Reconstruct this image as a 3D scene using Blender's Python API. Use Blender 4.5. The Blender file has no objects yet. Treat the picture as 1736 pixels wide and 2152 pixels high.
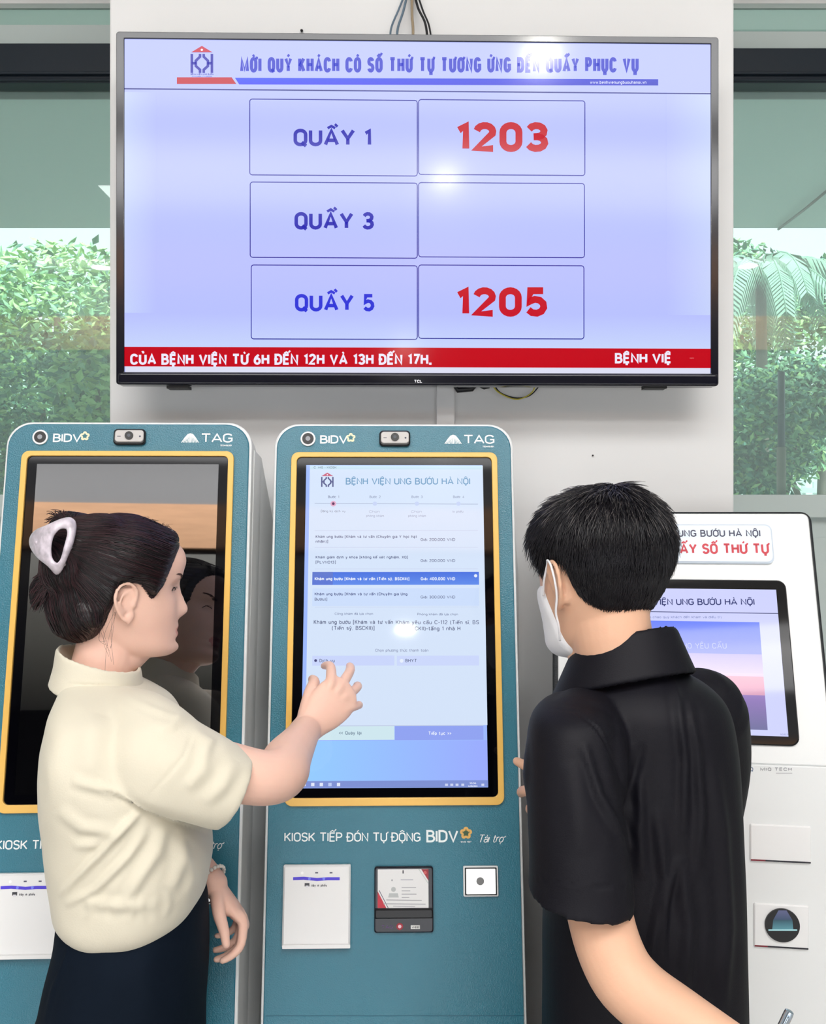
import bpy, bmesh, math, random, unicodedata
import numpy as np
from mathutils import Vector, Matrix
from mathutils.bvhtree import BVHTree
random.seed(7); np.random.seed(7)
PI = math.pi
F_PX, CX, CY, CAMZ = 2000.0, 868.0, 1076.0, 1.58      # a 26 degree lens held level at eye height
CAM = Vector((0, 0, CAMZ))
scene = bpy.context.scene
COL = scene.collection

def P(x, y, d):
    """the point of the room at depth d metres that is seen at x, y"""
    return Vector(((x - CX) / F_PX * d, d, CAMZ - (y - CY) / F_PX * d))

# ------------------------------------------------------------------ colours / materials
def lin(c):
    out = []
    for v in c[:3]:
        v = v / 255.0
        out.append(v / 12.92 if v <= 0.04045 else ((v + 0.055) / 1.055) ** 2.4)
    return (out[0], out[1], out[2], 1.0)

def mat(name, rgb, rough=0.5, metal=0.0, spec=0.5, bump=0.0, bscale=200.0, coat=0.0, ior=1.45,
        noise=0.0, nscale=8.0, emit=None, estr=1.0, sss=0.0, sheen=0.0, stretch=None, attr=None, emis_attr=False, trans=0.0):
    m = bpy.data.materials.new(name); m.use_nodes = True
    nt = m.node_tree; b = nt.nodes['Principled BSDF']
    b.inputs['Base Color'].default_value = lin(rgb)
    b.inputs['Roughness'].default_value = rough
    b.inputs['Metallic'].default_value = metal
    b.inputs['Specular IOR Level'].default_value = spec
    b.inputs['IOR'].default_value = ior
    b.inputs['Coat Weight'].default_value = coat
    b.inputs['Coat Roughness'].default_value = 0.06
    if sheen: b.inputs['Sheen Weight'].default_value = sheen
    if sss:
        b.inputs['Subsurface Weight'].default_value = sss
        b.inputs['Subsurface Radius'].default_value = (0.012, 0.005, 0.003)
        b.inputs['Subsurface Scale'].default_value = 1.0
    if emit:
        b.inputs['Emission Color'].default_value = lin(emit); b.inputs['Emission Strength'].default_value = estr
    tc = nt.nodes.new('ShaderNodeTexCoord'); mp = nt.nodes.new('ShaderNodeMapping')
    nt.links.new(tc.outputs['Object'], mp.inputs['Vector'])
    if stretch: mp.inputs['Scale'].default_value = stretch
    if noise:
        n = nt.nodes.new('ShaderNodeTexNoise'); n.inputs['Scale'].default_value = nscale; n.inputs['Detail'].default_value = 5
        nt.links.new(mp.outputs['Vector'], n.inputs['Vector'])
        r = nt.nodes.new('ShaderNodeMapRange'); r.inputs['From Min'].default_value = .25; r.inputs['From Max'].default_value = .75
        r.inputs['To Min'].default_value = 1 - noise; r.inputs['To Max'].default_value = 1 + noise
        nt.links.new(n.outputs['Fac'], r.inputs['Value'])
        mx = nt.nodes.new('ShaderNodeVectorMath'); mx.operation = 'SCALE'
        mx.inputs[0].default_value = lin(rgb)[:3]
        nt.links.new(r.outputs['Result'], mx.inputs['Scale'])
        nt.links.new(mx.outputs['Vector'], b.inputs['Base Color'])
    if bump:
        n2 = nt.nodes.new('ShaderNodeTexNoise'); n2.inputs['Scale'].default_value = bscale; n2.inputs['Detail'].default_value = 3
        nt.links.new(mp.outputs['Vector'], n2.inputs['Vector'])
        bp = nt.nodes.new('ShaderNodeBump'); bp.inputs['Strength'].default_value = bump; bp.inputs['Distance'].default_value = 0.002
        nt.links.new(n2.outputs['Fac'], bp.inputs['Height']); nt.links.new(bp.outputs['Normal'], b.inputs['Normal'])
    if attr:
        a = nt.nodes.new('ShaderNodeAttribute'); a.attribute_name = 'Col'
        if emis_attr:
            nt.links.new(a.outputs['Color'], b.inputs['Emission Color']); b.inputs['Emission Strength'].default_value = estr
        else:
            nt.links.new(a.outputs['Color'], b.inputs['Base Color'])
    return m

def glass_mat(name, tint, refl=1.0):
    m = bpy.data.materials.new(name); m.use_nodes = True
    nt = m.node_tree; nt.nodes.clear()
    o = nt.nodes.new('ShaderNodeOutputMaterial'); t = nt.nodes.new('ShaderNodeBsdfTransparent'); g = nt.nodes.new('ShaderNodeBsdfGlossy')
    g.inputs['Roughness'].default_value = 0.01
    t.inputs['Color'].default_value = lin(tint)
    f = nt.nodes.new('ShaderNodeFresnel'); f.inputs['IOR'].default_value = 1.5
    mm = nt.nodes.new('ShaderNodeMath'); mm.operation = 'MULTIPLY'; mm.inputs[1].default_value = refl
    nt.links.new(f.outputs[0], mm.inputs[0])
    mx = nt.nodes.new('ShaderNodeMixShader'); nt.links.new(mm.outputs[0], mx.inputs[0])
    nt.links.new(t.outputs[0], mx.inputs[1]); nt.links.new(g.outputs[0], mx.inputs[2]); dl = nt.nodes.new('ShaderNodeBsdfTranslucent'); dl.inputs['Color'].default_value = (1, 1, 1, 1); m2 = nt.nodes.new('ShaderNodeMixShader'); m2.inputs[0].default_value = .12   # translucent white put in for the bright haze over the view
    nt.links.new(mx.outputs[0], m2.inputs[1]); nt.links.new(dl.outputs[0], m2.inputs[2]); nt.links.new(m2.outputs[0], o.inputs['Surface'])
    return m

# ------------------------------------------------------------------ mesh builder
class MB:
    def __init__(s): s.v = []; s.f = []; s.m = []; s.c = []; s.sm = []
    def add(s, vs, fs, mi=0, col=None, smooth=False):
        b = len(s.v); s.v += [tuple(v) for v in vs]
        for f in fs:
            s.f.append([b + i for i in f]); s.m.append(mi); s.sm.append(smooth)
            if col is None: s.c.append(None)
            elif isinstance(col, list): s.c.append([lin(col[i]) for i in f])
            else: s.c.append([lin(col)] * len(f))
        return s
    def box(s, x0, x1, y0, y1, z0, z1, mi=0):
        v = [(x, y, z) for x in (x0, x1) for y in (y0, y1) for z in (z0, z1)]
        return s.add(v, [(0, 1, 3, 2), (4, 6, 7, 5), (0, 4, 5, 1), (2, 3, 7, 6), (0, 2, 6, 4), (1, 5, 7, 3)], mi)
    def build(s, name, mats, parent=None, sharp=None, bevel=0, M=None):
        me = bpy.data.meshes.new(name)
        vs = s.v if M is None else [tuple(M @ Vector(v)) for v in s.v]
        me.from_pydata(vs, [], s.f)
        if not isinstance(mats, (list, tuple)): mats = [mats]
        for m in mats: me.materials.append(m)
        me.polygons.foreach_set('material_index', s.m)
        me.polygons.foreach_set('use_smooth', s.sm)
        if any(c is not None for c in s.c):
            a = me.color_attributes.new('Col', 'FLOAT_COLOR', 'CORNER')
            flat = []
            for f, c in zip(s.f, s.c):
                for k in range(len(f)): flat += (c[k] if c else (1, 1, 1, 1))
            a.data.foreach_set('color', flat)
        me.update()
        if sharp is not None: me.set_sharp_from_angle(angle=math.radians(sharp))
        o = bpy.data.objects.new(name, me); COL.objects.link(o)
        if parent is not None: o.parent = parent
        if bevel:
            b = o.modifiers.new('bevel', 'BEVEL'); b.width = bevel; b.segments = 2; b.limit_method = 'ANGLE'
        return o

def thing(name, label, cat, loc=(0, 0, 0), rz=0, group=None):
    o = bpy.data.objects.new(name, None); COL.objects.link(o)
    o.location = loc; o.rotation_euler = (0, 0, rz); o.empty_display_size = .1
    return tag(o, label, cat, group)
def tag(o, label, cat, group=None):
    o['label'] = label; o['category'] = cat
    if group: o['group'] = group
    return o
def struct(o):
    o['kind'] = 'structure'; return o

def frames(pts):
    T = []
    n = len(pts)
    for i in range(n):
        a = pts[max(i - 1, 0)]; b = pts[min(i + 1, n - 1)]
        T.append((b - a).normalized())
    return T
def tube(mb, pts, rad, n=16, mi=0, side=None, cap=True, smooth=True, col=None):
    """rad: number, or (a, b) with a along `side`; tapering tube along pts"""
    pts = [Vector(p) for p in pts]; T = frames(pts)
    if not isinstance(rad, list): rad = [rad] * len(pts)
    s = Vector(side) if side is not None else (Vector((0, 0, 1)) if abs(T[0].z) < .9 else Vector((1, 0, 0)))
    vs = []; fs = []
    for i, (p, t) in enumerate(zip(pts, T)):
        s = (s - t * s.dot(t)).normalized(); o = t.cross(s)
        r = rad[i]; ra, rb = r if isinstance(r, (tuple, list)) else (r, r)
        for k in range(n):
            a = 2 * PI * k / n
            vs.append(p + s * (ra * math.cos(a)) + o * (rb * math.sin(a)))
    for i in range(len(pts) - 1):
        for k in range(n):
            k2 = (k + 1) % n
            fs.append((i * n + k, i * n + k2, (i + 1) * n + k2, (i + 1) * n + k))
    if cap:
        fs.append(tuple(range(n))[::-1]); fs.append(tuple((len(pts) - 1) * n + k for k in range(n)))
    mb.add(vs, fs, mi, col, smooth)
def spline(pts, vals=None, sub=4):
    """Catmull-Rom through pts (and values)"""
    P_ = [np.array(p, float) for p in pts]; V = None if vals is None else [np.atleast_1d(np.array(v, float)) for v in vals]
    def cr(A, i, t):
        a, b, c, d = A[max(i - 1, 0)], A[i], A[i + 1], A[min(i + 2, len(A) - 1)]
        return .5 * ((2 * b) + (-a + c) * t + (2 * a - 5 * b + 4 * c - d) * t * t + (-a + 3 * b - 3 * c + d) * t ** 3)
    op, ov = [], []
    for i in range(len(P_) - 1):
        for k in range(sub):
            op.append(cr(P_, i, k / sub))
            if V: ov.append(cr(V, i, k / sub))
    op.append(P_[-1])
    if V: ov.append(V[-1])
    op = [Vector(p) for p in op]
    if V: return op, [tuple(v) if len(v) > 1 else float(v[0]) for v in ov]
    return op
def limb(mb, pts, rads, n=20, side=None, mi=0, sub=5):
    p, r = spline(pts, rads, sub)
    # rounded ends
    t0 = (p[0] - p[1]).normalized(); t1 = (p[-1] - p[-2]).normalized()
    def sc(r, k): return tuple(x * k for x in r) if isinstance(r, tuple) else r * k
    def mean(r): return sum(r) / len(r) if isinstance(r, tuple) else r
    a = mean(r[0]); b = mean(r[-1])
    pre = [p[0] + t0 * a * math.sin(x) for x in (1.35, .9, .45)]; prer = [sc(r[0], math.cos(x)) for x in (1.35, .9, .45)]
    post = [p[-1] + t1 * b * math.sin(x) for x in (.45, .9, 1.35)]; postr = [sc(r[-1], math.cos(x)) for x in (.45, .9, 1.35)]
    tube(mb, pre + p + post, prer + r + postr, n, mi, side)
def loft(mb, rings, mi=0, smooth=True, closed=True):
    n = len(rings[0]); vs = [p for r in rings for p in r]; fs = []
    for i in range(len(rings) - 1):
        for k in range(n):
            k2 = (k + 1) % n
            fs.append((i * n + k, i * n + k2, (i + 1) * n + k2, (i + 1) * n + k))
    if closed:
        fs.append(tuple(range(n))[::-1]); fs.append(tuple((len(rings) - 1) * n + k for k in range(n)))
    mb.add(vs, fs, mi, None, smooth)
def ell_ring(c, rx, ry, n=40, p=2.0, yaw=0, tilt=0):
    """horizontal superellipse round c; tilt raises +x side"""
    out = []
    for k in range(n):
        a = 2 * PI * k / n; ca, sa = math.cos(a), math.sin(a)
        x = rx * math.copysign(abs(ca) ** (2 / p), ca); y = ry * math.copysign(abs(sa) ** (2 / p), sa)
        X = x * math.cos(yaw) - y * math.sin(yaw); Y = x * math.sin(yaw) + y * math.cos(yaw)
        out.append(Vector((c[0] + X, c[1] + Y, c[2] + tilt * x)))
    return out

def remesh(mb, voxel, smooth=4, fac=.5):
    o = mb.build('tmp', bpy.data.materials[0] if bpy.data.materials else [])
    bm = bmesh.new(); bm.from_mesh(o.data); bmesh.ops.recalc_face_normals(bm, faces=bm.faces); bm.to_mesh(o.data); bm.free()
    r = o.modifiers.new('r', 'REMESH'); r.mode = 'VOXEL'; r.voxel_size = voxel; r.adaptivity = 0
    if smooth:
        s = o.modifiers.new('s', 'SMOOTH'); s.factor = fac; s.iterations = smooth
    dg = bpy.context.evaluated_depsgraph_get(); dg.update()
    me = bpy.data.meshes.new_from_object(o.evaluated_get(dg), depsgraph=dg)
    bpy.data.objects.remove(o)
    me.materials.clear()
    return me
def mesh_np(me):
    co = np.empty(len(me.vertices) * 3); me.vertices.foreach_get('co', co)
    no = np.empty(len(me.vertices) * 3); me.vertices.foreach_get('normal', no)
    return co.reshape(-1, 3), no.reshape(-1, 3)
def set_co(me, co): me.vertices.foreach_set('co', co.astype(float).ravel()); me.update()
def face_centres(me):
    c = np.empty(len(me.polygons) * 3); me.polygons.foreach_get('center', c); return c.reshape(-1, 3)
def link_mesh(me, name, mats, parent, mi=None):
    for m in mats: me.materials.append(m)
    me.name = name
    me.polygons.foreach_set('use_smooth', [True] * len(me.polygons))
    if mi is not None: me.polygons.foreach_set('material_index', mi.astype(int))
    me.update()
    o = bpy.data.objects.new(name, me); COL.objects.link(o); o.parent = parent
    return o
def vnoise(p, scale, seed=0):
    """smooth sum-of-sines noise, numpy"""
    rs = np.random.RandomState(seed); out = np.zeros(len(p))
    for i in range(7):
        k = rs.normal(size=3); k = k / np.linalg.norm(k) * scale * (0.6 + .25 * i)
        out += np.sin(p @ k + rs.uniform(0, 6.28)) / (1 + .35 * i)
    return out / 3.5
def to_px(p):
    return np.stack([CX + p[:, 0] / p[:, 1] * F_PX, CY - (p[:, 2] - CAMZ) / p[:, 1] * F_PX], 1)
def seg_fold(px, pts, w0, w1):
    """ridge profile of a fold line (pts in the side view), tapering at both ends"""
    pts = np.array(pts, float); best = np.full(len(px), 1e9); tt = np.zeros(len(px)); sgn = np.zeros(len(px))
    L = np.r_[0, np.cumsum(np.linalg.norm(np.diff(pts, axis=0), axis=1))]
    for i in range(len(pts) - 1):
        a, b = pts[i], pts[i + 1]; d = b - a; l2 = d @ d
        t = np.clip(((px - a) @ d) / l2, 0, 1); q = a + t[:, None] * d
        e = px - q; dist = np.linalg.norm(e, axis=1); m = dist < best
        best[m] = dist[m]; tt[m] = (L[i] + t[m] * (L[i + 1] - L[i])) / L[-1]
        sgn[m] = np.sign(d[0] * e[m, 1] - d[1] * e[m, 0])
    env = np.sin(np.clip(tt, 0, 1) * PI) ** .6
    w = w0 + (w1 - w0) * tt
    return best * sgn, env, w

# ------------------------------------------------------------------ lettering: a stroke alphabet
def arc(cx, cy, rx, ry, a0, a1, n=8):
    return [(cx + rx * math.cos(math.radians(a0 + (a1 - a0) * i / n)), cy + ry * math.sin(math.radians(a0 + (a1 - a0) * i / n))) for i in range(n + 1)]
def O_(w, y0, y1, r=None):
    h = w / 2; ry = min((y1 - y0) / 2, .3)
    return [arc(h, y1 - ry, h, ry, 0, 180, 10) + arc(h, y0 + ry, h, ry, 180, 360, 10) + [(w, y1 - ry)]]
X = .7
GL = {
 'A': (.62, [[(0, 0), (.31, 1), (.62, 0)], [(.1, .3), (.52, .3)]]),
 'B': (.5, [[(0, .53), (.27, .53)] + arc(.27, .265, .23, .265, 90, -90) + [(0, 0), (0, 1), (.25, 1)] + arc(.25, .765, .2, .235, 90, -90)]),
 'C': (.54, [arc(.27, .7, .27, .3, 15, 180) + arc(.27, .3, .27, .3, 180, 345)]),
 'D': (.52, [[(0, 0), (0, 1), (.2, 1)] + arc(.2, .66, .32, .34, 90, 0) + arc(.2, .34, .32, .34, 0, -90) + [(0, 0)]]),
 'E': (.44, [[(.44, 1), (0, 1), (0, 0), (.44, 0)], [(0, .52), (.4, .52)]]),
 'F': (.44, [[(.44, 1), (0, 1), (0, 0)], [(0, .5), (.38, .5)]]),
 'G': (.55, [arc(.27, .7, .27, .3, 20, 180) + arc(.27, .3, .27, .3, 180, 320) + [(.54, .15), (.54, .46), (.3, .46)]]),
 'H': (.52, [[(0, 0), (0, 1)], [(.52, 0), (.52, 1)], [(0, .52), (.52, .52)]]),
 'I': (.02, [[(0, 0), (0, 1)]]),
 'J': (.42, [[(.42, 1), (.42, .25)] + arc(.21, .22, .21, .22, 0, -170)]),
 'K': (.52, [[(0, 0), (0, 1)], [(.5, 1), (0, .38)], [(.17, .56), (.52, 0)]]),
 'L': (.42, [[(0, 1), (0, 0), (.42, 0)]]),
 'M': (.7, [[(0, 0), (0, 1), (.35, .1), (.7, 1), (.7, 0)]]),
 'N': (.52, [[(0, 0), (0, 1), (.52, 0), (.52, 1)]]),
 'O': (.54, O_(.54, 0, 1)), 'Q': (.54, O_(.54, 0, 1) + [[(.33, .16), (.56, -.1)]]),
 'P': (.5, [[(0, 0), (0, 1), (.26, 1)] + arc(.26, .73, .23, .27, 90, -90) + [(0, .46)]]),
 'R': (.52, [[(0, 0), (0, 1), (.26, 1)] + arc(.26, .74, .22, .26, 90, -90) + [(0, .48)], [(.28, .48), (.52, 0)]]),
 'S': (.5, [arc(.25, .755, .24, .245, 15, 235) + arc(.25, .26, .25, .26, 55, -165)]),
 'T': (.56, [[(0, 1), (.56, 1)], [(.28, 1), (.28, 0)]]),
 'U': (.52, [[(0, 1), (0, .3)] + arc(.26, .28, .26, .28, 180, 360) + [(.52, 1)]]),
 'V': (.6, [[(0, 1), (.3, 0), (.6, 1)]]), 'W': (.86, [[(0, 1), (.2, 0), (.43, .95), (.66, 0), (.86, 1)]]),
 'X': (.56, [[(0, 0), (.56, 1)], [(0, 1), (.56, 0)]]), 'Y': (.58, [[(0, 1), (.29, .42), (.58, 1)], [(.29, .42), (.29, 0)]]),
 'Z': (.52, [[(0, 1), (.52, 1), (0, 0), (.52, 0)]]),
 '0': (.46, O_(.46, 0, 1)), '1': (.22, [[(0, .80), (.2, .97), (.2, 0)]]),
 '2': (.48, [arc(.24, .73, .23, .27, 170, -20) + [(0, 0), (.48, 0)]]),
 '3': (.46, [arc(.22, .755, .22, .245, 160, -85) + [(.14, .51)], [(.14, .51)] + arc(.22, .26, .24, .26, 85, -160)]),
 '4': (.5, [[(.4, 0), (.4, 1), (0, .28), (.52, .28)]]),
 '5': (.46, [[(.44, 1), (.07, 1), (.03, .5)] + arc(.22, .31, .24, .31, 130, -150)]),
 '6': (.47, [[(.37, 1)] + arc(.3, .3, .3, .55, 125, 180, 4) + arc(.235, .3, .235, .3, 180, 540, 16)]),
 '7': (.46, [[(0, 1), (.46, 1), (.14, 0)]]),
 '8': (.46, [arc(.23, .76, .2, .24, 270, 630, 16), arc(.23, .26, .23, .26, 90, 450, 16)]),
 '9': (.46, [arc(.23, .7, .23, .3, 0, 360, 16), [(.46, .7)] + arc(.1, .6, .36, .6, 0, -80, 6)]),
 '.': (.03, [[(0, 0), (.03, 0)]]), ',': (.04, [[(.03, .03), (0, -.12)]]), ':': (.03, [[(0, .1), (.03, .1)], [(0, .55), (.03, .55)]]),
 '-': (.28, [[(0, .4), (.28, .4)]]), '/': (.34, [[(0, -.1), (.34, 1)]]), '<': (.34, [[(.34, .75), (0, .42), (.34, .1)]]),
 '>': (.34, [[(0, .75), (.34, .42), (0, .1)]]), '(': (.16, [arc(.22, .4, .22, .6, 110, 250)]), ')': (.16, [arc(-.06, .4, .22, .6, 70, -70)]),
 '[': (.16, [[(.16, 1.05), (0, 1.05), (0, -.18), (.16, -.18)]]), ']': (.16, [[(0, 1.05), (.16, 1.05), (.16, -.18), (0, -.18)]]),
 'a': (.42, [arc(.2, .52, .2, .2, 160, 0, 6) + [(.41, 0)], arc(.2, .21, .2, .21, 0, 360, 12)]),
 'b': (.44, [[(0, 1), (0, 0)], arc(.22, .35, .22, .35, 180, -180, 14)]), 'c': (.42, [arc(.22, .36, .22, .36, 40, 320, 12)]),
 'd': (.44, [[(.44, 1), (.44, 0)], arc(.22, .35, .22, .35, 0, 360, 14)]),
 'e': (.44, [[(.02, .38), (.44, .38)] + arc(.22, .36, .22, .36, 5, 310, 12)]),
 'f': (.3, [[(.1, 0), (.1, .85)] + arc(.24, .85, .14, .15, 180, 80, 4), [(0, .7), (.28, .7)]]),
 'g': (.44, [[(.44, .7), (.44, -.08)] + arc(.22, -.08, .22, .2, 0, -150, 6), arc(.22, .35, .22, .35, 0, 360, 14)]),
 'h': (.42, [[(0, 1), (0, 0)], [(0, .4)] + arc(.21, .48, .21, .22, 180, 0, 8) + [(.42, 0)]]),
 'i': (.02, [[(0, 0), (0, .7)], [(0, .93), (0, .97)]]), 'k': (.4, [[(0, 0), (0, 1)], [(.37, .7), (0, .28)], [(.13, .42), (.4, 0)]]),
 'l': (.02, [[(0, 0), (0, 1)]]), 'j': (.1, [[(.1, .7), (.1, -.2), (0, -.25)]]),
 'm': (.66, [[(0, .7), (0, 0)], [(0, .4)] + arc(.165, .5, .165, .2, 180, 0, 6) + [(.33, 0)], [(.33, .45)] + arc(.495, .5, .165, .2, 180, 0, 6) + [(.66, 0)]]),
 'n': (.42, [[(0, .7), (0, 0)], [(0, .4)] + arc(.21, .48, .21, .22, 180, 0, 8) + [(.42, 0)]]),
 'o': (.44, [arc(.22, .35, .22, .35, 0, 360, 16)]), 'p': (.44, [[(0, .7), (0, -.28)], arc(.22, .35, .22, .35, 180, -180, 14)]),
 'q': (.44, [[(.44, .7), (.44, -.28)], arc(.22, .35, .22, .35, 0, 360, 14)]), 'r': (.26, [[(0, .7), (0, 0)], [(0, .45)] + arc(.2, .47, .2, .23, 180, 70, 5)]),
 's': (.38, [arc(.19, .53, .18, .17, 30, 230, 7) + arc(.19, .19, .19, .19, 50, -150, 7)]),
 't': (.28, [[(.1, .95), (.1, .15), (.2, 0), (.28, .02)], [(0, .7), (.27, .7)]]),
 'u': (.42, [[(0, .7), (0, .22)] + arc(.21, .22, .21, .22, 180, 360, 8) + [(.42, .7), (.42, 0)]]),
 'v': (.44, [[(0, .7), (.22, 0), (.44, .7)]]), 'w': (.64, [[(0, .7), (.16, 0), (.32, .68), (.48, 0), (.64, .7)]]),
 'x': (.42, [[(0, 0), (.42, .7)], [(0, .7), (.42, 0)]]), 'y': (.44, [[(0, .7), (.22, 0)], [(.44, .7), (.16, -.26), (.02, -.26)]]),
 'z': (.4, [[(0, .7), (.4, .7), (0, 0), (.4, 0)]]),
}
def glyph(ch):
    """width and strokes of one letter with its marks"""
    if ch in 'Đđ':
        w, st = GL['D' if ch == 'Đ' else 'd']
        return w, st + ([[(-.13, .5), (.22, .5)]] if ch == 'Đ' else [[(.2, .85), (.56, .85)]])
    d = unicodedata.normalize('NFD', ch); base = d[0]; marks = d[1:]
    if base not in GL: return .3, []
    w, st = GL[base]; st = list(st); up = base.isupper(); top = 1.0 if up else .7; c = w / 2; y = top + .16
    m2 = 0
    if '\u031b' in marks: st.append([(w - .02, top - .02), (w + .12, top + .02), (w + .15, top + .16)])
    if '\u0323' in marks: st.append([(c - .015, -.2), (c + .015, -.2)])
    if '\u0302' in marks: st.append([(c - .2, y), (c, y + .15), (c + .2, y)]); m2 = 1
    if '\u0306' in marks: st.append(arc(c, y + .12, .15, .12, 190, 350, 6)); m2 = 1
    tx, ty = (c + .26, y + .13) if m2 else (c, y)
    if '\u0301' in marks: st.append([(tx - .05, ty), (tx + .1, ty + .18)])
    if '\u0300' in marks: st.append([(tx + .06, ty - .02), (tx - .08, ty + .16)])
    if '\u0309' in marks: st.append([(tx, ty)] + arc(tx, ty + .12, .07, .07, -80, 170, 6))
    if '\u0303' in marks: st.append([(tx - .16, ty + .02), (tx - .07, ty + .1), (tx + .07, ty + .03), (tx + .16, ty + .12)])
    return w, st
def ribbon(pts, h):
    P_ = [np.array(p, float) for p in pts]
    q = [P_[0]]
    for p in P_[1:]:
        if np.linalg.norm(p - q[-1]) > 1e-7: q.append(p)
    P_ = q
    if len(P_) < 2: return [], []
    closed = np.linalg.norm(P_[0] - P_[-1]) < 1e-6 and len(P_) > 3
    n = len(P_); L, R = [], []
    for i in range(n):
        if closed: a = P_[i - 1] if i > 0 else P_[-2]; b = P_[i + 1] if i < n - 1 else P_[1]
        else: a = P_[i - 1] if i > 0 else None; b = P_[i + 1] if i < n - 1 else None
        d0 = None if a is None else (P_[i] - a) / (np.linalg.norm(P_[i] - a) + 1e-12)
        d1 = None if b is None else (b - P_[i]) / (np.linalg.norm(b - P_[i]) + 1e-12)
        if d0 is None: nn = np.array([-d1[1], d1[0]]); k = 1
        elif d1 is None: nn = np.array([-d0[1], d0[0]]); k = 1
        else:
            n0 = np.array([-d0[1], d0[0]]); n1 = np.array([-d1[1], d1[0]]); s = n0 + n1; ls = np.linalg.norm(s)
            nn = n0 if ls < 1e-6 else s / ls; k = 1 / max(nn @ n0, .62)
        L.append(P_[i] + nn * h * k); R.append(P_[i] - nn * h * k)
    vs = L + R; fs = [(i, n + i, n + i + 1, i + 1) for i in range(n - 1)]
    return vs, fs

class Plane:
    """a flat face of a thing: origin and axes in the thing's own space, plus where the thing stands"""
    def __init__(s, O, U, W, M):
        s.O = Vector(O); s.U = Vector(U).normalized(); s.W = Vector(W).normalized(); s.N = s.U.cross(s.W).normalized()
        s.cam = M.inverted() @ CAM; s.R = M.inverted().to_3x3()
    def uv(s, x, y):
        d = s.R @ Vector(((x - CX) / F_PX, 1, -(y - CY) / F_PX))
        t = (s.O - s.cam).dot(s.N) / d.dot(s.N); p = s.cam + d * t - s.O
        return p.dot(s.U), p.dot(s.W)
    def at(s, u, w, n=0): return s.O + s.U * u + s.W * w + s.N * n
    def rect(s, x0, y0, x1, y1):
        a = s.uv(x0, y0); b = s.uv(x1, y0); c = s.uv(x0, y1); d = s.uv(x1, y1)
        return ((a[0] + c[0]) / 2, (b[0] + d[0]) / 2, (c[1] + d[1]) / 2, (a[1] + b[1]) / 2)   # u0,u1,w0,w1

def rr(u0, u1, w0, w1, r, seg=6):
    out = []
    for cx, cy, a0 in ((u1 - r, w0 + r, -90), (u1 - r, w1 - r, 0), (u0 + r, w1 - r, 90), (u0 + r, w0 + r, 180)):
        out += arc(cx, cy, r, r, a0, a0 + 90, seg)
    return out
def prism(mb, pl, loop, n0, n1, mi=0, col=None, bev=0):
    n = len(loop); c = (sum(p[0] for p in loop) / n, sum(p[1] for p in loop) / n)
    lv = [(n0, 0), (n1 - bev, 0)] + ([(n1, bev)] if bev else [])
    vs = []
    u0 = min(p[0] for p in loop); u1 = max(p[0] for p in loop); w0 = min(p[1] for p in loop); w1 = max(p[1] for p in loop)
    for (nn, ins) in lv:
        for (u, w) in loop:
            uu = c[0] + (u - c[0]) * (1 - 2 * ins / (u1 - u0)); ww = c[1] + (w - c[1]) * (1 - 2 * ins / (w1 - w0))
            vs.append(pl.at(uu, ww, nn))
    fs = []
    for l in range(len(lv) - 1):
        for k in range(n):
            k2 = (k + 1) % n; fs.append((l * n + k, l * n + k2, (l + 1) * n + k2, (l + 1) * n + k))
    fs.append(tuple(range(n))[::-1]); fs.append(tuple((len(lv) - 1) * n + k for k in range(n)))
    mb.add(vs, fs, mi, col)
def ring(mb, pl, lo, li, n0, n1, mi=0, col=None):
    n = len(lo); vs = [pl.at(*p, n0) for p in lo] + [pl.at(*p, n1) for p in lo] + [pl.at(*p, n1) for p in li] + [pl.at(*p, n0) for p in li]
    fs = []
    for l in range(4):
        l2 = (l + 1) % 4
        for k in range(n):
            k2 = (k + 1) % n; fs.append((l * n + k, l * n + k2, l2 * n + k2, l2 * n + k))
    mb.add(vs, fs, mi, col)
def flat(mb, pl, loop, n, mi=0, col=None):
    mb.add([pl.at(*p, n) for p in loop], [tuple(range(len(loop)))], mi, col)
def frect(mb, pl, x0, y0, x1, y1, n, mi=0, col=None, col2=None, horiz=False):
    """flat rectangle; col2 = colour at the bottom (or right)"""
    u0, u1, w0, w1 = pl.rect(x0, y0, x1, y1)
    c = col
    if col2: c = [col2, col2, col, col] if not horiz else [col, col2, col2, col]
    mb.add([pl.at(u0, w0, n), pl.at(u1, w0, n), pl.at(u1, w1, n), pl.at(u0, w1, n)], [(0, 1, 2, 3)], mi, c)
def line(mb, pl, pts, wpx, n, mi=0, col=None):
    q = [pl.uv(*p) for p in pts]; a = pl.uv(pts[0][0], pts[0][1]); b = pl.uv(pts[0][0] + 10, pts[0][1])
    h = abs(b[0] - a[0]) / 10 * wpx / 2
    vs, fs = ribbon(q, h); mb.add([pl.at(*v, n) for v in vs], fs, mi, col)
def disc(mb, pl, x, y, r, n, mi=0, col=None, n0=None, seg=24):
    u, w = pl.uv(x, y); u2, _ = pl.uv(x + 10, y); R = abs(u2 - u) / 10 * r
    loop = arc(u, w, R, R, 0, 360, seg)[:-1]
    if n0 is None: flat(mb, pl, loop, n, mi, col)
    else: prism(mb, pl, loop, n0, n, mi, col)
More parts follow.
